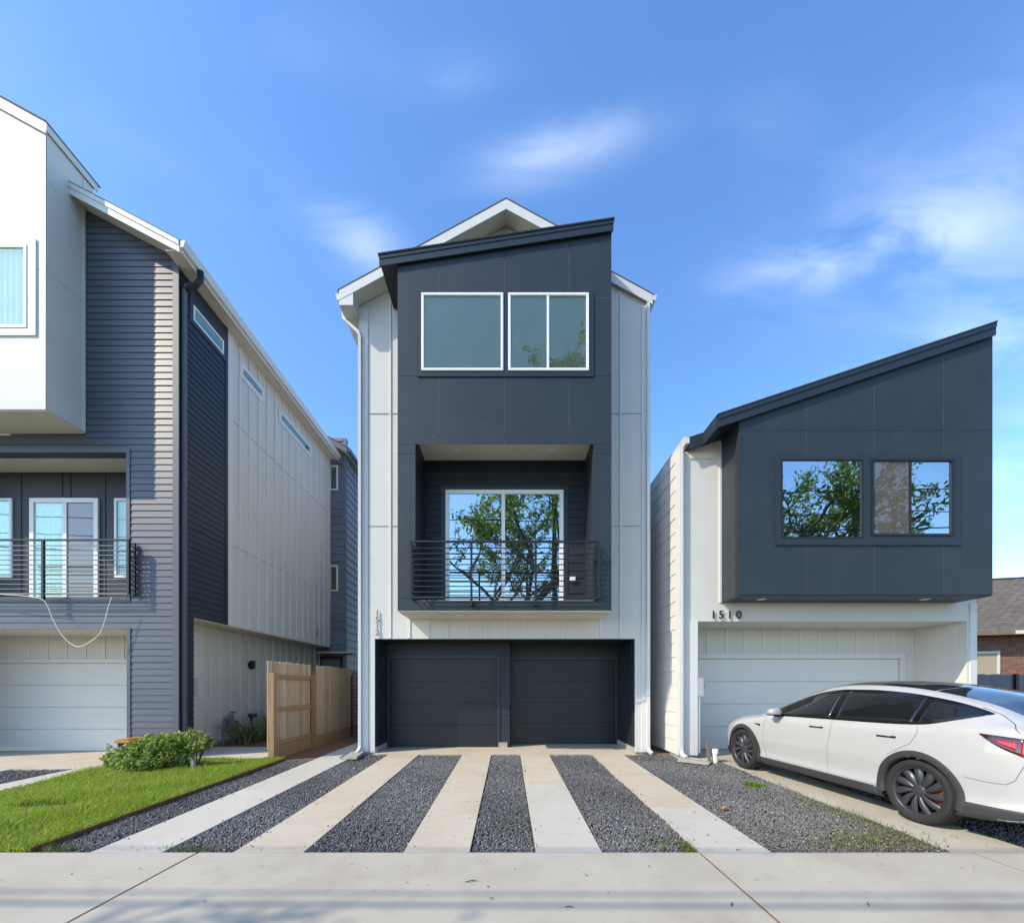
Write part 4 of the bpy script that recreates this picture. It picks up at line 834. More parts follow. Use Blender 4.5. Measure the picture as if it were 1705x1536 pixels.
    G = thing('board_fence', (12.8, 11.5, 0), 'grey board fence below the brick house window', 'fence')
    for k in range(44): box('board', 'grey_fence', G, 9.9 + k * 0.15, 10.045 + k * 0.15, 11.5, 11.52, 0.0, 1.76 + 0.01 * (k % 3))
    for k in range(4): box('post', 'black_metal', G, 12.55 + k * 1.3 - .04, 12.55 + k * 1.3 + .04, 11.42, 11.498, 0, 1.78)
    for z in (0.3, 1.15): box('rail', 'grey_fence', G, 9.9, 16.5, 11.521, 11.56, z, z + 0.09)
rear_houses()

# ------------------------------------------------------------------ cedar fence and gate
def fence():
    Fn = thing('cedar_fence', (-4.75, 8.3, 0), 'cedar board fence running back beside the pale walk, rails facing out', 'fence')
    xf = -4.72; y = 8.42; 
    MB().box(xf - .02, xf + 0.10, 8.30, 8.41, -0.1, 1.72).build('post', 'cedar_post', Fn, bevel=0.006)
    MB().box(xf + .0, xf + 0.10, 10.06, 10.16, -0.1, 1.74).build('post', 'cedar_post', Fn, bevel=0.006)
    k = 0; y = 8.30
    while y < 10.04:
        h = 1.96 + rnd.uniform(-.012, .012)
        MB().prism([(xf - 0.04, y, 0.2), (xf - 0.04, y + 0.136, 0.2), (xf - 0.04, y + 0.136, h - .03), (xf - 0.04, y + 0.11, h), (xf - 0.04, y + 0.026, h), (xf - 0.04, y, h - .03)], (0.014 + rnd.uniform(-.004, .004), 0, 0)).build('picket', 'cedar', Fn); y += 0.14
    for z in (1.60, 0.93, 0.24): MB().box(xf - 0.021, xf + 0.02, 8.412, 10.058, z, z + 0.085).build('rail', 'cedar_post', Fn, bevel=0.004)
    MB().box(xf - 0.02, xf + 0.018, 8.412, 10.058, -0.08, 0.236).build('kick_board', 'cedar_post', Fn)
    y = 10.17
    while y < 14.2:
        h = 1.955 + rnd.uniform(-.012, .012)
        MB().prism([(xf + 0.07, y, 0.26), (xf + 0.07, y + 0.136, 0.26), (xf + 0.07, y + 0.136, h - .03), (xf + 0.07, y + 0.11, h), (xf + 0.07, y + 0.026, h), (xf + 0.07, y, h - .03)], (0.018 + rnd.uniform(-.006, .006), 0, 0)).build('picket', 'cedar', Fn); y += 0.139
    for z in (1.55, 0.9, 0.3): box('rail', 'cedar_post', Fn, xf + 0.03, xf + 0.069, 10.17, 14.2, z, z + 0.085)
    box('kick_board', 'cedar_post', Fn, xf + 0.04, xf + 0.085, 10.165, 14.2, -0.08, 0.255)
    G = thing('metal_gate', (-3.9, 12.0, 0), 'black metal ladder like gate between cedar fence and white house', 'gate')
    yg = 12.0; a, b = -4.46, -3.3
    for u in (a, X(596, yg), b): box('upright', 'black_metal', G, u - .02, u + .02, yg - .02, yg + .02, 0.0, Z(1123, yg))
    for k in range(16): z = 0.12 + k * 0.112; box('bar', 'black_metal', G, a + .021, b - .021, yg - .008, yg + .008, z - .009, z + .009)
fence()

# ------------------------------------------------------------------ small things on the ground
def small():
    def splash(x, y, rot, label):
        o = MB().add([(-.13, .28, 0), (.13, .28, 0), (.17, -.28, 0), (-.17, -.28, 0), (-.13, .28, .07), (.13, .28, .07), (.17, -.28, .05), (-.17, -.28, .05),
                      (-.10, .25, .07), (.10, .25, .07), (.14, -.28, .022), (-.14, -.28, .022)],
                     [(0, 1, 2, 3), (0, 4, 5, 1), (1, 5, 6, 2), (0, 3, 7, 4), (4, 8, 9, 5), (5, 9, 10, 6), (4, 7, 11, 8), (8, 11, 10, 9), (3, 2, 6, 10, 11, 7)]).build('splash_block', 'concrete_rough')
        o.location = (x, y, zg(y) - 0.0); o.rotation_euler = (0, 0, R(rot)); tag(o, label, 'splash block', 'splash blocks under the downspouts')
    splash(-3.19, 8.66, 0, 'concrete splash block under the left downspout of the middle house')
    splash(3.60, 8.12, 55, 'concrete splash block under the downspout of the right house')
    st = MB().add([(3.84, 8.06, -.05), (3.90, 8.06, -.05), (3.90, 8.10, -.05), (3.84, 8.10, -.05), (3.83, 8.10, .38), (3.89, 8.10, .38), (3.89, 8.14, .38), (3.83, 8.14, .38)],
                  [(0, 3, 2, 1), (4, 5, 6, 7), (0, 1, 5, 4), (1, 2, 6, 5), (2, 3, 7, 6), (3, 0, 4, 7)]).build('wooden_stake', 'wood_grey')
    tag(st, 'weathered wooden stake standing by the white house pier', 'stake')
    P = thing('standpipe', (4.0, 8.12, 0), 'short white plastic cleanout pipe standing in the gravel', 'pipe')
    MB().tube([(4.0, 8.12, -.05), (4.0, 8.12, .16)], 0.05, 16).build('pipe', 'pvc', P); MB().lathe([(0, .245), (.05, .24), (.062, .225), (.062, .15), (.05, .148)], (4.0, 8.12, 0), n=18).build('cap', 'pvc', P)
    # gas meter
    g = thing('gas_meter', (-7.1, 10.6, 0), 'grey gas meter with pipes against the white side wall', 'gas meter')
    MB().tube([(-7.12, 10.5, -.05), (-7.12, 10.5, .45), (-7.12, 10.55, .62), (-7.12, 10.7, .66)], .022, 8).build('riser_pipe', 'grey_meter', g)
    MB().box(-7.22, -7.0, 10.72, 10.98, .28, .56).build('meter_body', 'grey_meter', g, bevel=.03); MB().lathe([(0, -.05), (.11, -.04), (.12, 0), (.11, .04), (0, .05)], (-7.1, 10.72, .62), axis='x', n=20).build('regulator', 'grey_meter', g)
    MB().tube([(-7.12, 10.85, .55), (-7.12, 10.85, .72), (-7.2, 11.1, .76), (-7.34, 11.1, .76)], .018, 8).build('outlet_pipe', 'grey_meter', g)
    h = thing('path_light', (-7.2, 11.75, 0), 'black post light beside the gas meter', 'lamp')
    box('post', 'black_metal', h, -7.2, -7.14, 11.72, 11.78, -.05, .58); box('lamp_head', 'black_metal', h, -7.24, -7.04, 11.69, 11.81, .581, .68)
    # bin behind the shrub
    b = thing('waste_bin', (-7.35, 8.25, 0), 'dark blue bin with orange yellow lid behind the shrub', 'bin')
    z0 = zg(8.2)
    MB().add([(-7.45, 8.1, z0), (-7.28, 8.1, z0), (-7.28, 8.35, z0), (-7.45, 8.35, z0), (-7.50, 8.05, .36), (-7.23, 8.05, .36), (-7.23, 8.4, .36), (-7.50, 8.4, .36)], [(0, 3, 2, 1), (4, 5, 6, 7), (0, 1, 5, 4), (1, 2, 6, 5), (2, 3, 7, 6), (3, 0, 4, 7)]).build('body', 'bin_blue', b, bevel=.012)
    MB().prism([(-7.53, 8.02, .362), (-7.20, 8.02, .362), (-7.20, 8.02, .39), (-7.27, 8.02, .44), (-7.45, 8.02, .44), (-7.53, 8.02, .40)], (0, .4, 0)).build('lid', 'bin_lid', b, bevel=.01)
    sp = thing('low_post', (-5.55, 7.4, 0), 'short pale post standing at the right end of the shrub', 'post'); zz = zg(7.4)
    MB().box(-5.60, -5.535, 7.40, 7.465, zz - .05, .16).build('post', 'concrete_rough', sp, bevel=.01)
small()

# ------------------------------------------------------------------ the car
def car():
    def pch(xs, ys):
        xs = np.array(xs, float); ys = np.array(ys, float); h = np.diff(xs); d = np.diff(ys) / h; m = np.zeros(len(xs))
        for i in range(1, len(xs) - 1):
            if d[i - 1] * d[i] > 0: w1, w2 = 2 * h[i] + h[i - 1], h[i] + 2 * h[i - 1]; m[i] = (w1 + w2) / (w1 / d[i - 1] + w2 / d[i])
        m[0], m[-1] = d[0], d[-1]
        def f(x):
            x = np.clip(x, xs[0], xs[-1]); i = np.clip(np.searchsorted(xs, x) - 1, 0, len(xs) - 2); t = (x - xs[i]) / h[i]
            return (2 * t**3 - 3 * t**2 + 1) * ys[i] + (t**3 - 2 * t**2 + t) * h[i] * m[i] + (-2 * t**3 + 3 * t**2) * ys[i + 1] + (t**3 - t**2) * h[i] * m[i + 1]
        return f
    zt = pch([-.99, -.97, -.93, -.85, -.7, -.4, 0, .4, .8, 1.1, 1.4, 1.7, 2.0, 2.3, 2.5, 2.7, 3.0, 3.3, 3.55, 3.7, 3.76], [1.00, 1.06, 1.13, 1.175, 1.25, 1.385, 1.49, 1.555, 1.58, 1.578, 1.545, 1.46, 1.33, 1.17, 1.065, 1.015, .975, .915, .83, .71, .60])
    zbl = pch([-.99, -.93, -.7, -.3, .3, 1.0, 1.8, 2.3, 2.7, 3.0, 3.3, 3.55, 3.7, 3.76], [.94, 1.05, 1.115, 1.09, 1.055, 1.03, 1.005, .98, .93, .885, .81, .71, .60, .52])
    hw = pch([-.99, -.97, -.92, -.8, -.6, -.3, 0, .6, 1.4, 2.2, 2.8, 3.1, 3.35, 3.55, 3.68, 3.76], [.60, .72, .82, .89, .93, .955, .96, .955, .95, .955, .955, .935, .88, .79, .66, .45])
    zb = pch([-.99, -.9, -.7, -.4, 0, 2.9, 3.3, 3.6, 3.76], [.40, .30, .24, .2, .18, .18, .2, .24, .32])
    wrf = pch([-.99, -.9, -.5, 0, 1, 1.6, 2.2, 2.5, 2.9, 3.4, 3.7, 3.76], [.50, .66, .63, .60, .60, .61, .66, .72, .70, .60, .42, .28])
    def section(x):
        b, t, bl, w = float(zb(x)), float(zt(x)), float(zbl(x)), float(hw(x)); wr = min(float(wrf(x)), w - .12); zr = t - .13 * (t - bl) - .01; wb = w - .05
        pts = [(0, b), (w * .55, b), (w - .07, b + .005), (w - .018, b + .085), (w - .026, b + .27 * (bl - b)), (w - .002, b + .56 * (bl - b)), (w - .012, b + .84 * (bl - b)), (wb, bl), ((wb * .48 + wr * .52) + .018, bl + .55 * (zr - bl)), (wr, zr), (wr * .62, t - .022 * (wr / .6)), (0, t)]
        P = [(-pts[1][0], pts[1][1])] + pts + [(-pts[-2][0], pts[-2][1])]; out = []
        for i in range(1, len(P) - 2):
            a, b_, c, d = [np.array(q) for q in P[i - 1:i + 3]]
            for k in range(6):
                s = k / 6; out.append(0.5 * (2 * b_ + (c - a) * s + (2 * a - 5 * b_ + 4 * c - d) * s * s + (3 * b_ - a - 3 * c + d) * s**3))
        out.append(np.array(pts[-1])); return np.array(out), zr
    xs = np.concatenate([np.linspace(-.99, -.9, 9)[:-1], np.linspace(-.9, 3.5, 180)[:-1], np.linspace(3.5, 3.76, 20)]); SEC = [section(x) for x in xs]; G = np.array([s[0] for s in SEC]); ZR = np.array([s[1] for s in SEC])
    def at_x(x):
        i = int(np.clip(np.searchsorted(xs, x) - 1, 0, len(xs) - 2)); t = (x - xs[i]) / (xs[i + 1] - xs[i]); return G[i] * (1 - t) + G[i + 1] * t
    def fy(x, z):
        s = at_x(x)[8:56]; return float(np.interp(z, np.maximum.accumulate(s[:, 1]), s[:, 0]))
    def fz(x, y):
        s = at_x(x)[50:]; o = np.argsort(s[:, 0]); return float(np.interp(y, s[o, 0], s[o, 1]))
    zrf = lambda x: float(np.interp(x, xs, ZR))
    C = thing('parked_car', (5.47, 4.79, zg(4.79)), 'white electric car with dark wheels parked before the white garage door', 'car')
    C.rotation_euler = (0, R(-0.85), math.atan2(.993, -.115))
    WX = (0.0, 2.89); WZ = .355; AR = .392
    nx, ns = len(xs), G.shape[1]; V = []; Fc = []
    for sgn in (1, -1):
        o = len(V)
        for i in range(nx):
            for j in range(ns): V.append((xs[i], sgn * G[i, j, 0], G[i, j, 1]))
        for i in range(nx - 1):
            for j in range(ns - 1):
                cx_, cy_, cz_ = (xs[i] + xs[i + 1]) / 2, G[i, j, 0], (G[i, j, 1] + G[i, j + 1, 1]) / 2
                if cy_ > .5 and any((cx_ - w)**2 + (cz_ - WZ)**2 < AR**2 for w in WX): continue
                f = (o + i * ns + j, o + (i + 1) * ns + j, o + (i + 1) * ns + j + 1, o + i * ns + j + 1); Fc.append(f if sgn < 0 else f[::-1])
        for e, rev in ((0, 0), (nx - 1, 1)): Fc.append(tuple(o + e * ns + j for j in range(ns)))
    me = bpy.data.meshes.new('body'); me.from_pydata(V, [], Fc); bm = bmesh.new(); bm.from_mesh(me); bmesh.ops.remove_doubles(bm, verts=bm.verts, dist=.0006); bmesh.ops.recalc_face_normals(bm, faces=bm.faces); bm.to_mesh(me); bm.free()
    body = link('body', me, 'car_paint', C, True, True)
    lowm = me.copy(); lowm.name = 'lower_body'
    for mm, keep_low in ((me, False), (lowm, True)):
        bm = bmesh.new(); bm.from_mesh(mm); bmesh.ops.delete(bm, geom=[f for f in bm.faces if (f.calc_center_median().z < .265) != keep_low], context='FACES'); bm.to_mesh(mm); bm.free()
    link('lower_body', lowm, 'car_plastic', C, True, True)
    def grid(rows, name, m, par=C, smooth=True):
        V = [p for r in rows for p in r]; n = len(rows[0]); f = [(i * n + j, i * n + j + 1, (i + 1) * n + j + 1, (i + 1) * n + j) for i in range(len(rows) - 1) for j in range(n - 1)]
        mb = MB(); mb.add(V, f); return mb.build(name, m, par, smooth=smooth, recalc=True, local=True)
    def patch(name, m, x0, x1, lo, hi, off, nxx=24, nz=8, par=C, sides=(1, -1)):
        for s in sides:
            rows = []
            for i in range(nxx + 1):
                x = x0 + (x1 - x0) * i / nxx; a, b = lo(x), max(hi(x), lo(x) + .0005)
                zs_ = [a + (b - a) * j / nz for j in range(nz + 1)]
                rows.append([(x, s * (fy(x, a) - .006), a)] + [(x, s * (fy(x, z) + off), z) for z in zs_] + [(x, s * (fy(x, b) - .006), b)])
            e = [[(p[0], p[1] - s * (off + .006), p[2]) for p in r] for r in (rows[0], rows[-1])]
            grid([e[0]] + rows + [e[1]], name, m, par)
    def seam(name, pts, w=.004, m='seam', off=.0015, sides=(1, -1), n=8):
        for s in sides:
            rows = []
            P = []
            for (a, b) in zip(pts, pts[1:]):
                for k in range(n): P.append((a[0] + (b[0] - a[0]) * k / n, a[1] + (b[1] - a[1]) * k / n))
            P.append(pts[-1])
            for i, (x, z) in enumerate(P):
                q = P[min(i + 1, len(P) - 1)]; r = P[max(i - 1, 0)]; dx, dz_ = q[0] - r[0], q[1] - r[1]; l = math.hypot(dx, dz_) or 1; nx_, nz_ = -dz_ / l * w / 2, dx / l * w / 2
                rows.append([(x + nx_, s * (fy(x + nx_, z + nz_) + off), z + nz_), (x - nx_, s * (fy(x - nx_, z - nz_) + off), z - nz_)])
            grid(rows, name, m)
    lo = pch([-.56, -.3, -.02, .3, 1, 1.8, 2.4], [1.262, 1.175, 1.10, 1.075, 1.05, 1.025, 1.0]); LO = lambda x: float(lo(x)); HI = lambda x: zrf(x) - .035
    xa = 2.4
    while HI(xa) < LO(xa) + .012: xa -= .01
    xb = -.56
    while HI(xb) < LO(xb) + .006: xb += .005
    patch('window_surround', 'car_gloss_black', xb, xa, LO, HI, .0025, 60, 8)
    for a, b in ((1.17, xa - .1), (.10, 1.07), (xb + .08, .04)):
        patch('side_window', 'car_glass', a, b, lambda x: LO(x) + .016, lambda x: max(HI(x) - .018, LO(x) + .018), .0045, 24, 8)
    # glass roof
    def top_patch(name, x0, x1, k, off=.003, m='car_glass'):
        rows = []
        for i in range(29):
            x = x0 + (x1 - x0) * i / 28; w = float(wrf(x)) * k(x); rows.append([(x, w * (j / 8 - 1), fz(x, w * abs(j / 8 - 1)) + off) for j in range(17)])
        grid(rows, name, m)
    top_patch('windshield', 2.36, 1.52, lambda x: .95); top_patch('roof_glass', 1.50, .12, lambda x: .93); top_patch('rear_glass', .10, -.72, lambda x: .93 - .10 * max(0, (-x - .2)))
    # cladding, sills, seams
    for w in WX:
        for s in (1, -1):
            rows = []
            a0, a1 = (-14, 194)
            for i in range(49):
                a = R(a0 + (a1 - a0) * i / 48); r_in, r_out = .378, .450; row = [(w + r_in * math.cos(a), s * (fy(w + r_in * math.cos(a), max(.2, WZ + r_in * math.sin(a))) - .09), WZ + r_in * math.sin(a))]
                for k in range(5):
                    r_ = r_in + (r_out - r_in) * k / 4; x, z = w + r_ * math.cos(a), WZ + r_ * math.sin(a); row.append((x, s * (fy(x, max(.2, z)) + (.010 if k < 4 else .003)), z))
                rows.append(row)
            grid(rows, 'arch_cladding', 'car_plastic')
            mb = MB(); vs = []; n = 24
            for i in range(n + 1):
                a = R(-20 + 220 * i / n); vs += [(w + .40 * math.cos(a), s * .92, WZ + .40 * math.sin(a)), (w + .40 * math.cos(a), s * .55, WZ + .40 * math.sin(a))]
            mb.add(vs, [(2 * i, 2 * i + 2, 2 * i + 3, 2 * i + 1) for i in range(n)]); mb.add([(w, s * .55, WZ)] + [(w + .40 * math.cos(R(-20 + 220 * i / n)), s * .55, WZ + .40 * math.sin(R(-20 + 220 * i / n))) for i in range(n + 1)], [(0, i, i + 1) for i in range(1, n + 1)])
            mb.build('wheel_well', 'wheel_well', C, local=True)
    patch('sill_cladding', 'car_plastic', .42, 2.47, lambda x: .185, lambda x: .305, .006, 20, 5)
    patch('bumper_cladding', 'car_plastic', -.93, -.41, lambda x: float(zb(x)) + .01, lambda x: .37 + .02 * (-x - .4), .006, 14, 5)
    patch('bumper_cladding', 'car_plastic', 3.33, 3.66, lambda x: float(zb(x)) + .01, lambda x: .33, .006, 10, 4)
    seam('door_seam', [(1.10, 1.04), (1.10, .9), (1.14, .6), (1.15, .42), (1.13, .31)]); seam('door_seam', [(2.32, .985), (2.36, .85), (2.37, .6), (2.33, .42), (2.28, .31)])
    seam('door_seam', [(.02, 1.08), (.0, 1.0), (.06, .88), (.18, .80), (.32, .71)]); seam('hatch_seam', [(-.40, 1.335 - .02), (-.58, 1.25), (-.72, 1.17), (-.80, 1.10), (-.84, 1.05)])
    seam('bumper_seam', [(-.44, .62), (-.6, .605), (-.74, .61), (-.80, .66), (-.85, .80), (-.875, .88)]); seam('body_crease', [(-.2, .86), (.0, .87)], .001) if False else None
    seam('hood_seam', [(2.42, .975), (2.8, .91), (3.1, .85), (3.4, .765)]); seam('sill_seam', [(2.3, .318), (1.2, .318), (.44, .318)], .003)
    for x0 in (1.22, .22):
        patch('door_handle', 'car_gloss_black', x0, x0 + .23, lambda x: .915 - .006 * (x - x0) / .23, lambda x, x0=x0: .925 + (.012 if x < x0 + .06 else .004), .006, 10, 2)
    patch('side_camera', 'car_gloss_black', 2.44, 2.58, lambda x: .845 - (.03 * (2.58 - x) / .14), lambda x: .85, .007, 8, 2)
    # tail light
    tl = pch([-.955, -.9, -.8, -.68, -.54], [.868, .868, .905, .965, 1.062]); th_ = pch([-.955, -.9, -.8, -.68, -.54], [1.030, 1.042, 1.053, 1.062, 1.070])
    patch('tail_light', 'tail_dark', -.955, -.54, lambda x: float(tl(x)), lambda x: float(th_(x)), .004, 20, 6)
    patch('tail_light', 'tail_red', -.95, -.83, lambda x: float(tl(x)) + .006, lambda x: float(th_(x)) - .012, .0065, 10, 5)
    patch('tail_light', 'car_gloss_black', -.95, -.868, lambda x: float(tl(x)) + .04, lambda x: float(th_(x)) - .045, .009, 8, 3)
    patch('tail_light', 'tail_red', -.80, -.66, lambda x: float(tl(x)) + .034, lambda x: float(th_(x)) - .038, .0065, 8, 3)
    # mirrors
    for s in (1, -1):
        mb = MB(); rings = []
        for i, (x, ry, rz_) in enumerate(((1.97, .078, .050), (1.985, .098, .062), (2.04, .100, .064), (2.10, .08, .050), (2.15, .035, .020))):
            rings.append([(x, s * (1.02 + ry * math.cos(2 * math.pi * k / 16)), 1.08 + rz_ * max(-.62, math.sin(2 * math.pi * k / 16))) for k in range(16)])
        V = [p for r in rings for p in r]; mb.add(V, [(i * 16 + k, i * 16 + (k + 1) % 16, (i + 1) * 16 + (k + 1) % 16, (i + 1) * 16 + k) for i in range(4) for k in range(16)] + [tuple(range(16)), tuple(64 + k for k in range(16))])
        mo = mb.build('mirror', 'car_paint', C, smooth=True, local=True); MB().box(1.98, 2.10, min(s * .88, s * .99), max(s * .88, s * .99), 1.005, 1.035).build('mirror_foot', 'car_gloss_black', mo, bevel=.01, local=True)
    # wheels
    for w in WX:
        for s in (1, -1):
            wh = sub('wheel', C); wh.location = (w, 0, WZ)
            y1, y0 = .945, .70
            prof = [(.262, y1 - .02), (.285, y1 - .004), (.315, y1), (.340, y1 - .012), (.352, y1 - .035)]
            n_g = 4
            for k in range(n_g):
                yy = y1 - .05 - k * .045; prof += [(.3545, yy + .012), (.355, yy - .008), (.347, yy - .010), (.347, yy - .018), (.355, yy - .020)]
            prof += [(.352, y0 + .03), (.33, y0 + .005), (.27, y0 + .02), (.262, y0 + .03)]
            MB().lathe([(r, s * h) for r, h in prof], (0, 0, 0), 'y', 72).build('tyre', 'rubber', wh, smooth=False, local=True)
            MB().lathe([(.263, s * (y1 - .018)), (.258, s * (y1 - .016)), (.250, s * (y1 - .03)), (.245, s * (y1 - .06)), (.240, s * (y0 + .05)), (.262, s * (y0 + .03))], (0, 0, 0), 'y', 48).build('rim', 'rim', wh, smooth=True, local=True)
            rotor = MB().lathe([(0, s * .80), (.19, s * .80), (.19, s * .78), (0, s * .78)], (0, 0, 0), 'y', 32).build('brake_disc', 'brake', wh, local=True)
            cb = MB()
            for k in range(7):
                a = R(-32 + 64 * k / 6); cb.v += []
            pr = []
            for k in range(8): a = R(150 + 60 * k / 7); pr.append((.135 * math.cos(a), .135 * math.sin(a)))
            for k in range(8): a = R(210 - 60 * k / 7); pr.append((.215 * math.cos(a), .215 * math.sin(a)))
            MB().prism([(p[0], s * .81, p[1]) for p in pr], (0, s * .055, 0)).build('caliper', 'caliper', wh, local=True)
            MB().lathe([(0, s * .80), (.255, s * .80)], (0, 0, 0), 'y', 32)
            MB().lathe([(0, s * (y1 - .030)), (.058, s * (y1 - .031)), (.072, s * (y1 - .038)), (.076, s * (y1 - .07)), (.076, s * .80)], (0, 0, 0), 'y', 28).build('hub_cap', 'rim', wh, smooth=True, local=True)
            ns_ = 11
            for k in range(ns_):
                b0 = 2 * math.pi * k / ns_; sp = MB(); rows = []
                for i in range(7):
                    t = i / 6; r_ = .052 + .200 * t; ang = b0 + s * (-.24) * t; wd = (.026 + .056 * math.sin(t * 2.0)) / 2
                    c_, s_ = math.cos(ang), math.sin(ang); out_ = y1 - .034 + .012 * math.sin(t * 3.1)
                    for (q, dy) in ((-wd, -.022), (-wd * .7, 0), (wd * .55, -.006), (wd, -.030)):
                        rows.append((r_ * c_ - q * s_, s * (out_ + dy), r_ * s_ + q * c_))
                sp.add(rows, [(i * 4 + j, i * 4 + j + 1, (i + 1) * 4 + j + 1, (i + 1) * 4 + j) for i in range(6) for j in range(3)])
                sp.build('spoke', 'rim', wh, smooth=True, local=True)
    MB().box(-.75, 3.4, -.62, .62, .20, .26).build('underbody', 'wheel_well', C, local=True)
car()

# ------------------------------------------------------------------ gravel, grass, plants
def gravel():
    t = (1 + 5 ** .5) / 2
    iv = np.array([(-1, t, 0), (1, t, 0), (-1, -t, 0), (1, -t, 0), (0, -1, t), (0, 1, t), (0, -1, -t), (0, 1, -t), (t, 0, -1), (t, 0, 1), (-t, 0, -1), (-t, 0, 1)]) / math.hypot(1, t)
    fi = np.array([(0, 11, 5), (0, 5, 1), (0, 1, 7), (0, 7, 10), (0, 10, 11), (1, 5, 9), (5, 11, 4), (11, 10, 2), (10, 7, 6), (7, 1, 8), (3, 9, 4), (3, 4, 2), (3, 2, 6), (3, 6, 8), (3, 8, 9), (4, 9, 5), (2, 4, 11), (6, 2, 10), (8, 6, 7), (9, 8, 1)])
    def fill(name, rects, label, dens=4700):
        P = []; 
        for (x0, x1, y0, y1) in rects:
            n = int((x1 - x0) * (y1 - y0) * dens * 1.5); xy = np.stack([rng.uniform(x0, x1, n), rng.uniform(y0, y1, n)], 1)
            keep = rng.uniform(size=n) < np.clip(1.05 - (xy[:, 1] - 4) * .09, .5, 1) * .667 * 1.0; P.append(xy[keep])
        P = np.concatenate(P); loose = 0
        if name == 'gravel':
            e = np.array([-3.87, -3.21, -2.545, -1.9, -.97, -.36, .26, .87, 1.79, 2.44]); sg = np.array([1, -1] * 5); loose = 170; i = rng.integers(0, 10, loose)
            P = np.concatenate([P, np.stack([e[i] + sg[i] * np.abs(rng.normal(0, .05, loose)), 3.95 + rng.uniform(0, 4.8, loose)], 1)])
        n = len(P); sz = rng.uniform(.0078, .0138, n) * np.clip(1 + (P[:, 1] - 5.5) * .05, 1, 1.3)
        if loose: sz[-loose:] *= .7
        sc = np.stack([sz * rng.uniform(.8, 1.3, n), sz * rng.uniform(.7, 1.1, n), sz * rng.uniform(.5, .9, n)], 1)
        base = iv[None] * rng.uniform(.72, 1.22, (n, 12, 1)); V = np.einsum('nij,nkj->nki', rand_rot(n), base * sc[:, None])
        zgv = .0157 * (np.clip(P[:, 1], 3.89, 9.1) - 9.1); wav = .006 * np.sin(P[:, 0] * 3.1 + P[:, 1] * 1.7) + .005 * np.sin(P[:, 1] * 4.3)
        zo = zgv - .024 + wav + rng.uniform(-.008, .012, n)
        if loose: zo[-loose:] = zgv[-loose:] + .004
        V += np.stack([P[:, 0], P[:, 1], zo], 1)[:, None]
        g = rng.lognormal(-2.0, .28, n); g *= 1 + .22 * np.sin(P[:, 0] * 2.1 + 2 * np.sin(P[:, 1] * .9)) * np.sin(P[:, 1] * 1.6 + P[:, 0]); c = np.stack([g * 1.0, g, g * 1.0], 1); d_ = np.clip((P[:, 0] - 1.2) / 3, 0, 1) * np.clip((6.0 - P[:, 1]) / 2, 0, 1) * rng.uniform(0, .8, n); c = c * (1 - d_[:, None]) + d_[:, None] * np.array([.16, .125, .085]); pale = rng.uniform(size=n); c[pale < .008] = (.42, .40, .36); c[(pale > .02) & (pale < .045)] = (.20, .15, .10)
        me = np_mesh(name, V.reshape(-1, 3), (fi[None] + (np.arange(n) * 12)[:, None, None]).reshape(-1, 3), np.repeat(c, 12, 0))
        link(name, me, 'gravel_stone', None, kind='stuff', label=label, category='gravel')
        return n
    n = fill('gravel', [(-4.42, -3.88, 3.91, 8.36), (-3.2, -2.56, 3.91, 9.0), (-1.885, -.985, 3.91, 8.93), (-.345, .245, 3.91, 8.93), (.885, 1.775, 3.91, 8.93), (2.455, 4.14, 3.91, 9.0)], 'dark grey crushed stone between the strips of the middle driveway')
    n += fill('gravel_bed_fill', [(4.91, 6.04, 3.91, 8.3)], 'dark grey crushed stone under the parked car', 2000)
    n += fill('gravel_patch', [(-8.84, -7.76, 5.8, 7.49), (-10.45, -9.52, 6.3, 7.49)], 'dark grey crushed stone between the strips of the left driveway', 2000)
    print('stones', n)
gravel()
def blades(name, xy, z, hgt, wid, cols, m, label, cat, lean=.5, **tags):
    n = len(xy); a = rng.uniform(0, 2 * np.pi, n); h = hgt if isinstance(hgt, np.ndarray) else rng.uniform(*hgt, n); w = rng.uniform(*wid, n); l = rng.uniform(.1, lean, n) * h; d = rng.uniform(0, 2 * np.pi, n)
    p = np.stack([xy[:, 0], xy[:, 1], z], 1); sx = np.stack([np.cos(a), np.sin(a), 0 * a], 1) * w[:, None]; ld = np.stack([np.cos(d), np.sin(d), 0 * d], 1) * l[:, None]; up = np.array([0, 0, 1.]) * h[:, None]
    V = np.stack([p - sx, p + sx, p + up * .55 + ld * .35 - sx * .8, p + up * .55 + ld * .35 + sx * .8, p + up * .95 + ld], 1)
    f = np.array([(0, 1, 3), (0, 3, 2), (2, 3, 4)]); c = cols[rng.integers(0, len(cols), n)] * rng.uniform(.75, 1.25, (n, 1))
    me = np_mesh(name, V.reshape(-1, 3), (f[None] + (np.arange(n) * 5)[:, None, None]).reshape(-1, 3), np.repeat(c, 5, 0))
    return link(name, me, m, None, label=label, category=cat, **tags)
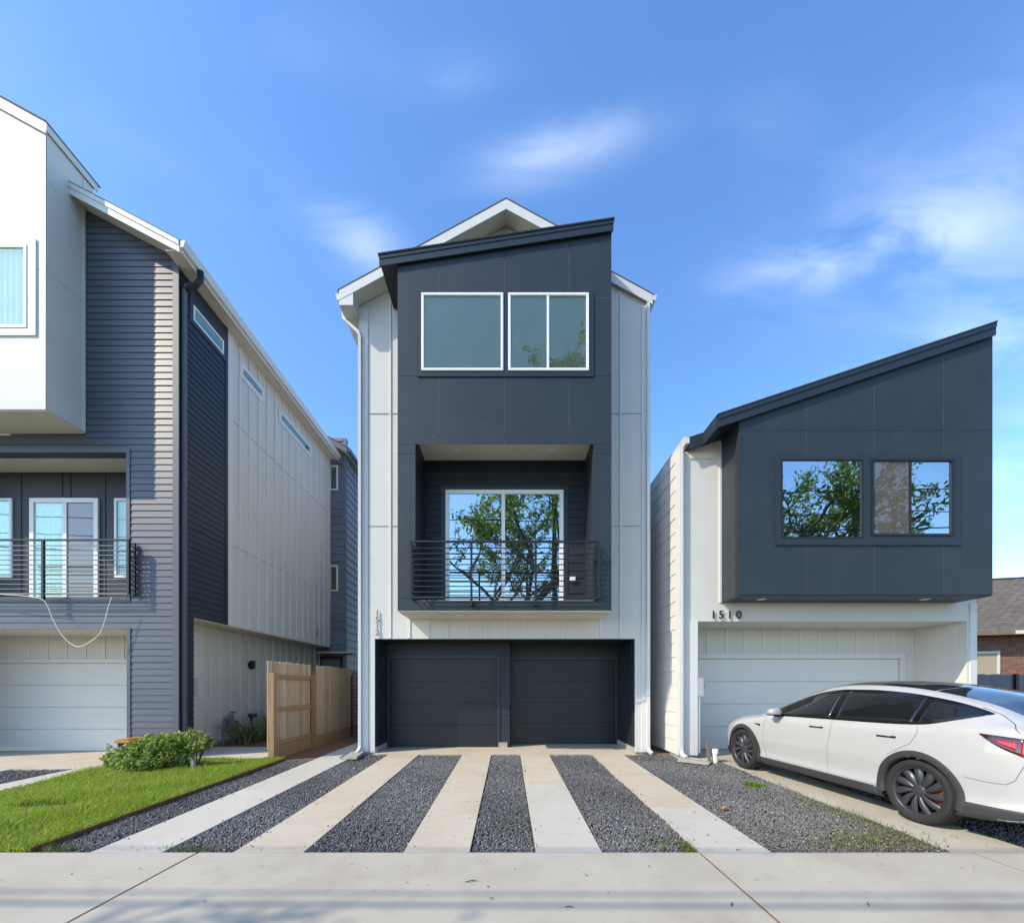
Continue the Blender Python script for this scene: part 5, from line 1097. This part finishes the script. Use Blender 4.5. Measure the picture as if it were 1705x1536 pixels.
def lawn():
    n = 120000; x = rng.uniform(-7.22, -4.45, n); y = 3.9 + (8.36 - 3.9) * rng.uniform(0, 1, n) ** 1.15
    keep = x > -(846 + 60) * y / 700; x, y = x[keep], y[keep]
    pat = .5 + .5 * np.sin(x * 2.3 + 1.3 * np.sin(y * 1.7)) * np.sin(y * 2.9 + np.sin(x * 3)); bare = ((x + 5.75) ** 2 / .25 + (y - 5.25) ** 2 / .03) < rng.uniform(.5, 1.4, len(x)); x, y, pat = x[~bare], y[~bare], pat[~bare]
    z = .0157 * (np.clip(y, 3.89, 9.1) - 9.1) - .004; h = rng.uniform(.04, .10, len(x)) * (.6 + .75 * pat) * np.where(rng.uniform(size=len(x)) < .03, 1.6, 1)
    blades('lawn_grass', np.stack([x, y], 1), z, h, (.0022, .005), np.array([(.26, .43, .03), (.32, .49, .035), (.40, .54, .05), (.18, .34, .025), (.50, .50, .12), (.38, .33, .12)]), 'grass', 'bright green lawn beside the left driveway', 'grass', .9, kind='stuff')
    # weeds along the right gravel
    xs = []; 
    for (cx, cy, sx, sy, k) in ((4.05, 4.6, .07, .35, 360), (3.95, 5.2, .1, .35, 200), (3.75, 4.25, .25, .15, 330), (4.10, 6.3, .05, .4, 80), (4.0, 7.0, .1, .25, 60), (1.55, 4.15, .18, .14, 160), (1.70, 3.98, .05, .05, 130), (3.3, 4.1, .25, .1, 200), (-3.0, 3.98, .2, .04, 120), (4.22, 8.2, .08, .05, 90), (-4.3, 3.97, .15, .05, 200)):
        xs.append(np.stack([rng.normal(cx, sx, k), rng.normal(cy, sy, k)], 1))
    xy = np.concatenate(xs); xy = xy[(xy[:, 1] > 3.9)]; z = .0157 * (np.clip(xy[:, 1], 3.89, 9.1) - 9.1) - .02
    hh = rng.uniform(.025, .075, len(xy)) * np.where(rng.uniform(size=len(xy)) < .06, 2.2, 1)
    blades('weeds', xy, z, hh, (.002, .004), np.array([(.14, .22, .04), (.2, .24, .07), (.30, .27, .12), (.11, .19, .03)]), 'grass', 'straggly green weeds growing through the gravel near the car', 'weeds', 1.2, kind='stuff')
    k = 420; xy = np.stack([rng.normal(3.70, .06, k), rng.normal(6.35, .07, k)], 1)
    blades('grass_tuft', xy, np.full(k, zg(6.35) - .02), (.03, .09), (.002, .004), np.array([(.13, .26, .02), (.18, .30, .03)]), 'grass', 'small bright green grass tuft alone in the gravel', 'grass tuft', 1.0)
    # grassy plant by the meter
    for (cx, cy, k, hm, nm, lb) in ((-6.75, 10.9, 340, .80, 'fountain_grass', 'arching green strap leaved plant by the gas meter'), (-6.55, 11.8, 420, 1.0, 'fountain_grass', 'taller strap leaved plant between gas meter and fence')):
        xy = np.stack([rng.normal(cx, .09, k), rng.normal(cy, .12, k)], 1)
        blades(nm, xy, np.full(k, -.05), (.35, hm), (.006, .012), np.array([(.18, .24, .07), (.28, .32, .12), (.12, .17, .05), (.4, .4, .18)]), 'grass', lb, 'plant', 1.5, group='plants by the gas meter')
lawn()
def leaf_cloud(pos, nrm, size, cols, aspect=.5):
    n = len(pos); Rm = rand_rot(n); s = rng.uniform(size * .7, size * 1.25, n)
    # leaf: a folded diamond of four triangles, partly facing outwards
    t = np.array([(-1, 0, 0), (0, -aspect, .12), (0, 0, -.02), (0, aspect, .12), (1, 0, .05)]); f = np.array([(0, 1, 2), (0, 2, 3), (1, 4, 2), (2, 4, 3)])
    V = np.einsum('nij,kj->nki', Rm, t) * s[:, None, None] + pos[:, None]
    c = cols[rng.integers(0, len(cols), n)] * rng.uniform(.7, 1.3, (n, 1)); return V.reshape(-1, 3), (f[None] + (np.arange(n) * 5)[:, None, None]).reshape(-1, 3), np.repeat(c, 5, 0)
def shrub():
    Sx = thing('shrub', (-6.2, 7.55, zg(7.5)), 'low leafy green shrub with pale new leaves at the lawn edge', 'shrub')
    cl = [(-6.85, 7.5, .13, .30, .24), (-6.6, 7.5, .18, .34, .26), (-6.35, 7.5, .26, .36, .30), (-6.1, 7.5, .29, .36, .32), (-5.9, 7.5, .34, .30, .28), (-5.72, 7.55, .46, .24, .20), (-5.52, 7.6, .42, .17, .15), (-6.4, 7.45, .08, .5, .18), (-6.05, 7.55, .46, .18, .16), (-6.45, 7.6, .42, .12, .16)]
    P = []; st = MB()
    for (x, y, z, r, rz) in cl:
        k = int(1900 * r * r / .16); d = rng.normal(size=(k, 3)); d /= np.linalg.norm(d, axis=1)[:, None]; rad = rng.uniform(.45, 1.08, k)[:, None] ** .5
        q = np.array([x, y, z]) + d * rad * np.array([r, r * .8, rz]); q += .03 * np.sin(q[:, [1, 2, 0]] * 23); P.append(q[q[:, 2] > -.01])
        for j in range(7):
            e = Vector((x + rnd.uniform(-r, r) * .8, y + rnd.uniform(-r, r) * .6, z + rz * rnd.uniform(.3, .9))); b = Vector((x * .7 + -6.1 * .3 + rnd.uniform(-.1, .1), 7.6, -.05)); st.tube([b, b.lerp(e, .5) + Vector((0, 0, .05)), e], [.010, .007, .003], 5)
    for j in range(30):      # stray twigs with leaves
        x = rnd.uniform(-7.0, -5.35); y = 7.5 + rnd.uniform(-.2, .2); z = .48 + rnd.uniform(-.1, .16) - abs(x + 5.8) * .2; q = rng.normal(0, .03, (14, 3)) + np.array([x, y, z]); P.append(q)
    P = np.concatenate(P); zrel = np.clip(P[:, 2] / .6, 0, 1)
    V, Fc, c = leaf_cloud(P, None, .034, np.array([(.17, .28, .04), (.22, .33, .05), (.10, .18, .03), (.52, .56, .22), (.38, .47, .11)]))
    link('foliage', np_mesh('foliage', V, Fc, c), 'leaf', Sx); st.build('stems', 'bark', Sx, recalc=False)
shrub()
def litter():
    # fallen leaves and bits on gravel, strips and sidewalk
    n = 420; x = rng.uniform(-4.3, 5.5, n); y = 3.0 + rng.exponential(1.6, n); u = rng.uniform(size=n); m = (y < 8.8) & ((x > .9) | (u < .35)) & ((y > 3.9) | (u < .22)); x, y = x[m], y[m]
    k = 160; x = np.concatenate([x, rng.normal(3.6, .35, k)]); y = np.concatenate([y, np.abs(rng.normal(0, .28, k)) + 3.95]); n = len(x)
    z = .0157 * (np.clip(y, 3.89, 9.1) - 9.1) + .006
    V, Fc, c = leaf_cloud(np.stack([x, y, z + .004], 1), None, .016, np.array([(.26, .15, .06), (.34, .22, .10), (.15, .09, .04), (.40, .34, .20), (.08, .05, .03)]), .55)
    V = V.reshape(n, 5, 3); V[:, :, 2] = (V[:, :, 2] - (z + .004)[:, None]) * .35 + (z + .005)[:, None]
    link('leaf_litter', np_mesh('leaf_litter', V.reshape(-1, 3), Fc, c), 'litter', None, kind='stuff', label='scattered dry brown leaves on gravel and sidewalk', category='leaves')
    z0 = zg(3) + .004
    for (px, py, L_, a, lb) in ((785, 1467, .10, 10, 'tiny dark twig lying on the sidewalk left of centre'), (1445, 1505, .05, 60, 'small bent twig on the sidewalk beside the right joint'), (1218, 1505, .06, 55, 'short dark twig near the middle sidewalk joint'), (948, 1510, .06, 0, 'short brown stick lying flat on the sidewalk centre')):
        Y = F * (H - z0) / (py - CY); cx = X(px, Y); d = Vector((math.cos(R(a)), math.sin(R(a)), 0)) * L_ / 2; c0 = Vector((cx, Y, z0 + .004))
        tag(MB().tube([c0 - d, c0 + Vector((.006, .008, .003)), c0 + d], [.003, .004, .002], 5).build('twig', 'bark'), lb, 'twig', 'twigs on the sidewalk')
    lf = MB(); Y = F * (H - zg(5)) / (1347 - CY); cx = X(1207, Y)
    lf.add([(cx - .05, Y, zg(Y) + .01), (cx - .01, Y - .035, zg(Y) + .03), (cx + .05, Y - .01, zg(Y) + .015), (cx + .03, Y + .04, zg(Y) + .04), (cx - .02, Y + .04, zg(Y) + .02), (cx, Y, zg(Y) + .035)], [(0, 1, 5), (1, 2, 5), (2, 3, 5), (3, 4, 5), (4, 0, 5)])
    MATS['dry_leaf'] = mat('dry_leaf', (.42, .20, .07), .7); tag(lf.build('dry_leaf', 'dry_leaf', recalc=False), 'curled orange brown leaf lying on the right gravel', 'leaf')
litter()

# ------------------------------------------------------------------ behind the camera: trees and power lines (mirrored in the windows, shading the walk)
def tree(loc, height, spread, seed, nleaf, label, lsize=.11, base=.35, girth=1.0, cols=None, up=.55, name='street_tree', crown=1.0):
    r = random.Random(seed); T = thing(name, loc, label, 'tree', 'street trees'); wood = MB(); tips = []; O = Vector(loc)
    def grow(p, d, L, rad, depth):
        n = 4; pts = [p]; q = p; dd = d
        for i in range(n):
            dd = (dd + Vector((r.uniform(-1, 1), r.uniform(-1, 1), r.uniform(-.5, .9))) * .17).normalized(); q = q + dd * L / n; pts.append(q)
            if depth <= 2: tips.append((q, depth))
        wood.tube(pts, [rad * (1 - .45 * i / n) for i in range(n + 1)], 6 if depth > 2 else 4, cap=False)
        if depth == 0: return
        k = 3 if depth > 1 else r.choice((2, 3))
        for j in range(k):
            a = r.uniform(0, 2 * math.pi); side = Vector((math.cos(a), math.sin(a), 0)); nd = (dd * .75 + side * r.uniform(.55, 1.0) * spread + Vector((0, 0, r.uniform(-.05, .3)))).normalized()
            grow(pts[-1] if j < 2 else pts[2], nd, L * r.uniform(.62, .82), rad * .55, depth - 1)
    tr = [O + Vector((0, 0, -.25)), O + Vector((.05, 0, height * base * .5)), O + Vector((0.1, .1, height * base))]
    wood.tube(tr, [height * .028 * girth, height * .022 * girth, height * .020 * girth], 10, cap=False)
    for j in range(5):
        a = j * 2 * math.pi / 5 + r.uniform(-.3, .3); grow(tr[-1], Vector((math.cos(a) * spread, math.sin(a) * spread, up + r.uniform(0, .7))).normalized(), height * r.uniform(.24, .32) * crown, height * .012 * girth, 4)
    wood.build('trunk', 'bark', T, recalc=False)
    tp = np.array([t[0][:] for t in tips]); idx = rng.integers(0, len(tp), nleaf // 6); cen = tp[idx] + rng.normal(0, .12, (len(idx), 3)); P = np.repeat(cen, 6, 0) + rng.normal(0, .16, (len(idx) * 6, 3))
    V, Fc, c = leaf_cloud(P, None, lsize, cols if cols is not None else np.array([(.13, .24, .03), (.16, .28, .035), (.10, .18, .025), (.20, .30, .06)]), .45)
    link('crown', np_mesh('crown', V, Fc, c), 'leaf', T)
    return tp
def behind():
    zr = -.2
    tree((0.8, -12.0, zr), 17, .95, 5, 12000, 'broad leafy tree across the street, mirrored in the balcony door', .15)
    tree((3.3, -12.5, zr), 22, .75, 33, 1500, 'tall slim tree across the street, its top mirrored in the upper windows', .17, .86, .45, crown=.30)
    tree((17.8, -9.5, zr), 17, .9, 9, 7000, 'leafy tree across the street, mirrored in the right house window', .15, .45, crown=.62)
    tree((30.5, -14.0, zr), 11, .9, 17, 7000, 'lower round tree across the street, mirrored in the far right pane', .14)
    tree((-10.3, -2.95, zr), 9.0, .7, 21, 3200, 'slender street tree whose shadow falls on the sidewalk at left', .09, .62, crown=.46)
    for i, x in enumerate((-32, 34)):
        P = thing('utility_pole', (x, -1.9, zr), ('wooden utility pole with crossarm down the street to the left', 'wooden utility pole with crossarm down the street to the right')[i], 'utility pole', 'utility poles')
        MB().tube([(x, -1.9, zr - .2), (x, -1.9, 10.6)], [.16, .11], 12).build('pole', 'bark', P); box('crossarm', 'wood_grey', P, x - .06, x + .06, -3.0, -.6, 9.85, 9.95)
    for y, z, lb in ((-1.0, 9.9, 'upper power line strung along the street behind the camera'), (-1.45, 9.2, 'middle power line strung along the street behind the camera'), (-1.2, 8.45, 'lower thick power line strung along the street behind the camera')):
        tag(MB().tube([(x, y, z + .9 * (x / 33.) ** 2 - .9) for x in range(-32, 35, 3)], .020 if z > 9 else .028, 6).build('power_line', 'black_metal', recalc=False), lb, 'power line', 'power lines')
behind()
print('objects', len(bpy.data.objects), 'tris', sum(len(m.polygons) for m in bpy.data.meshes))
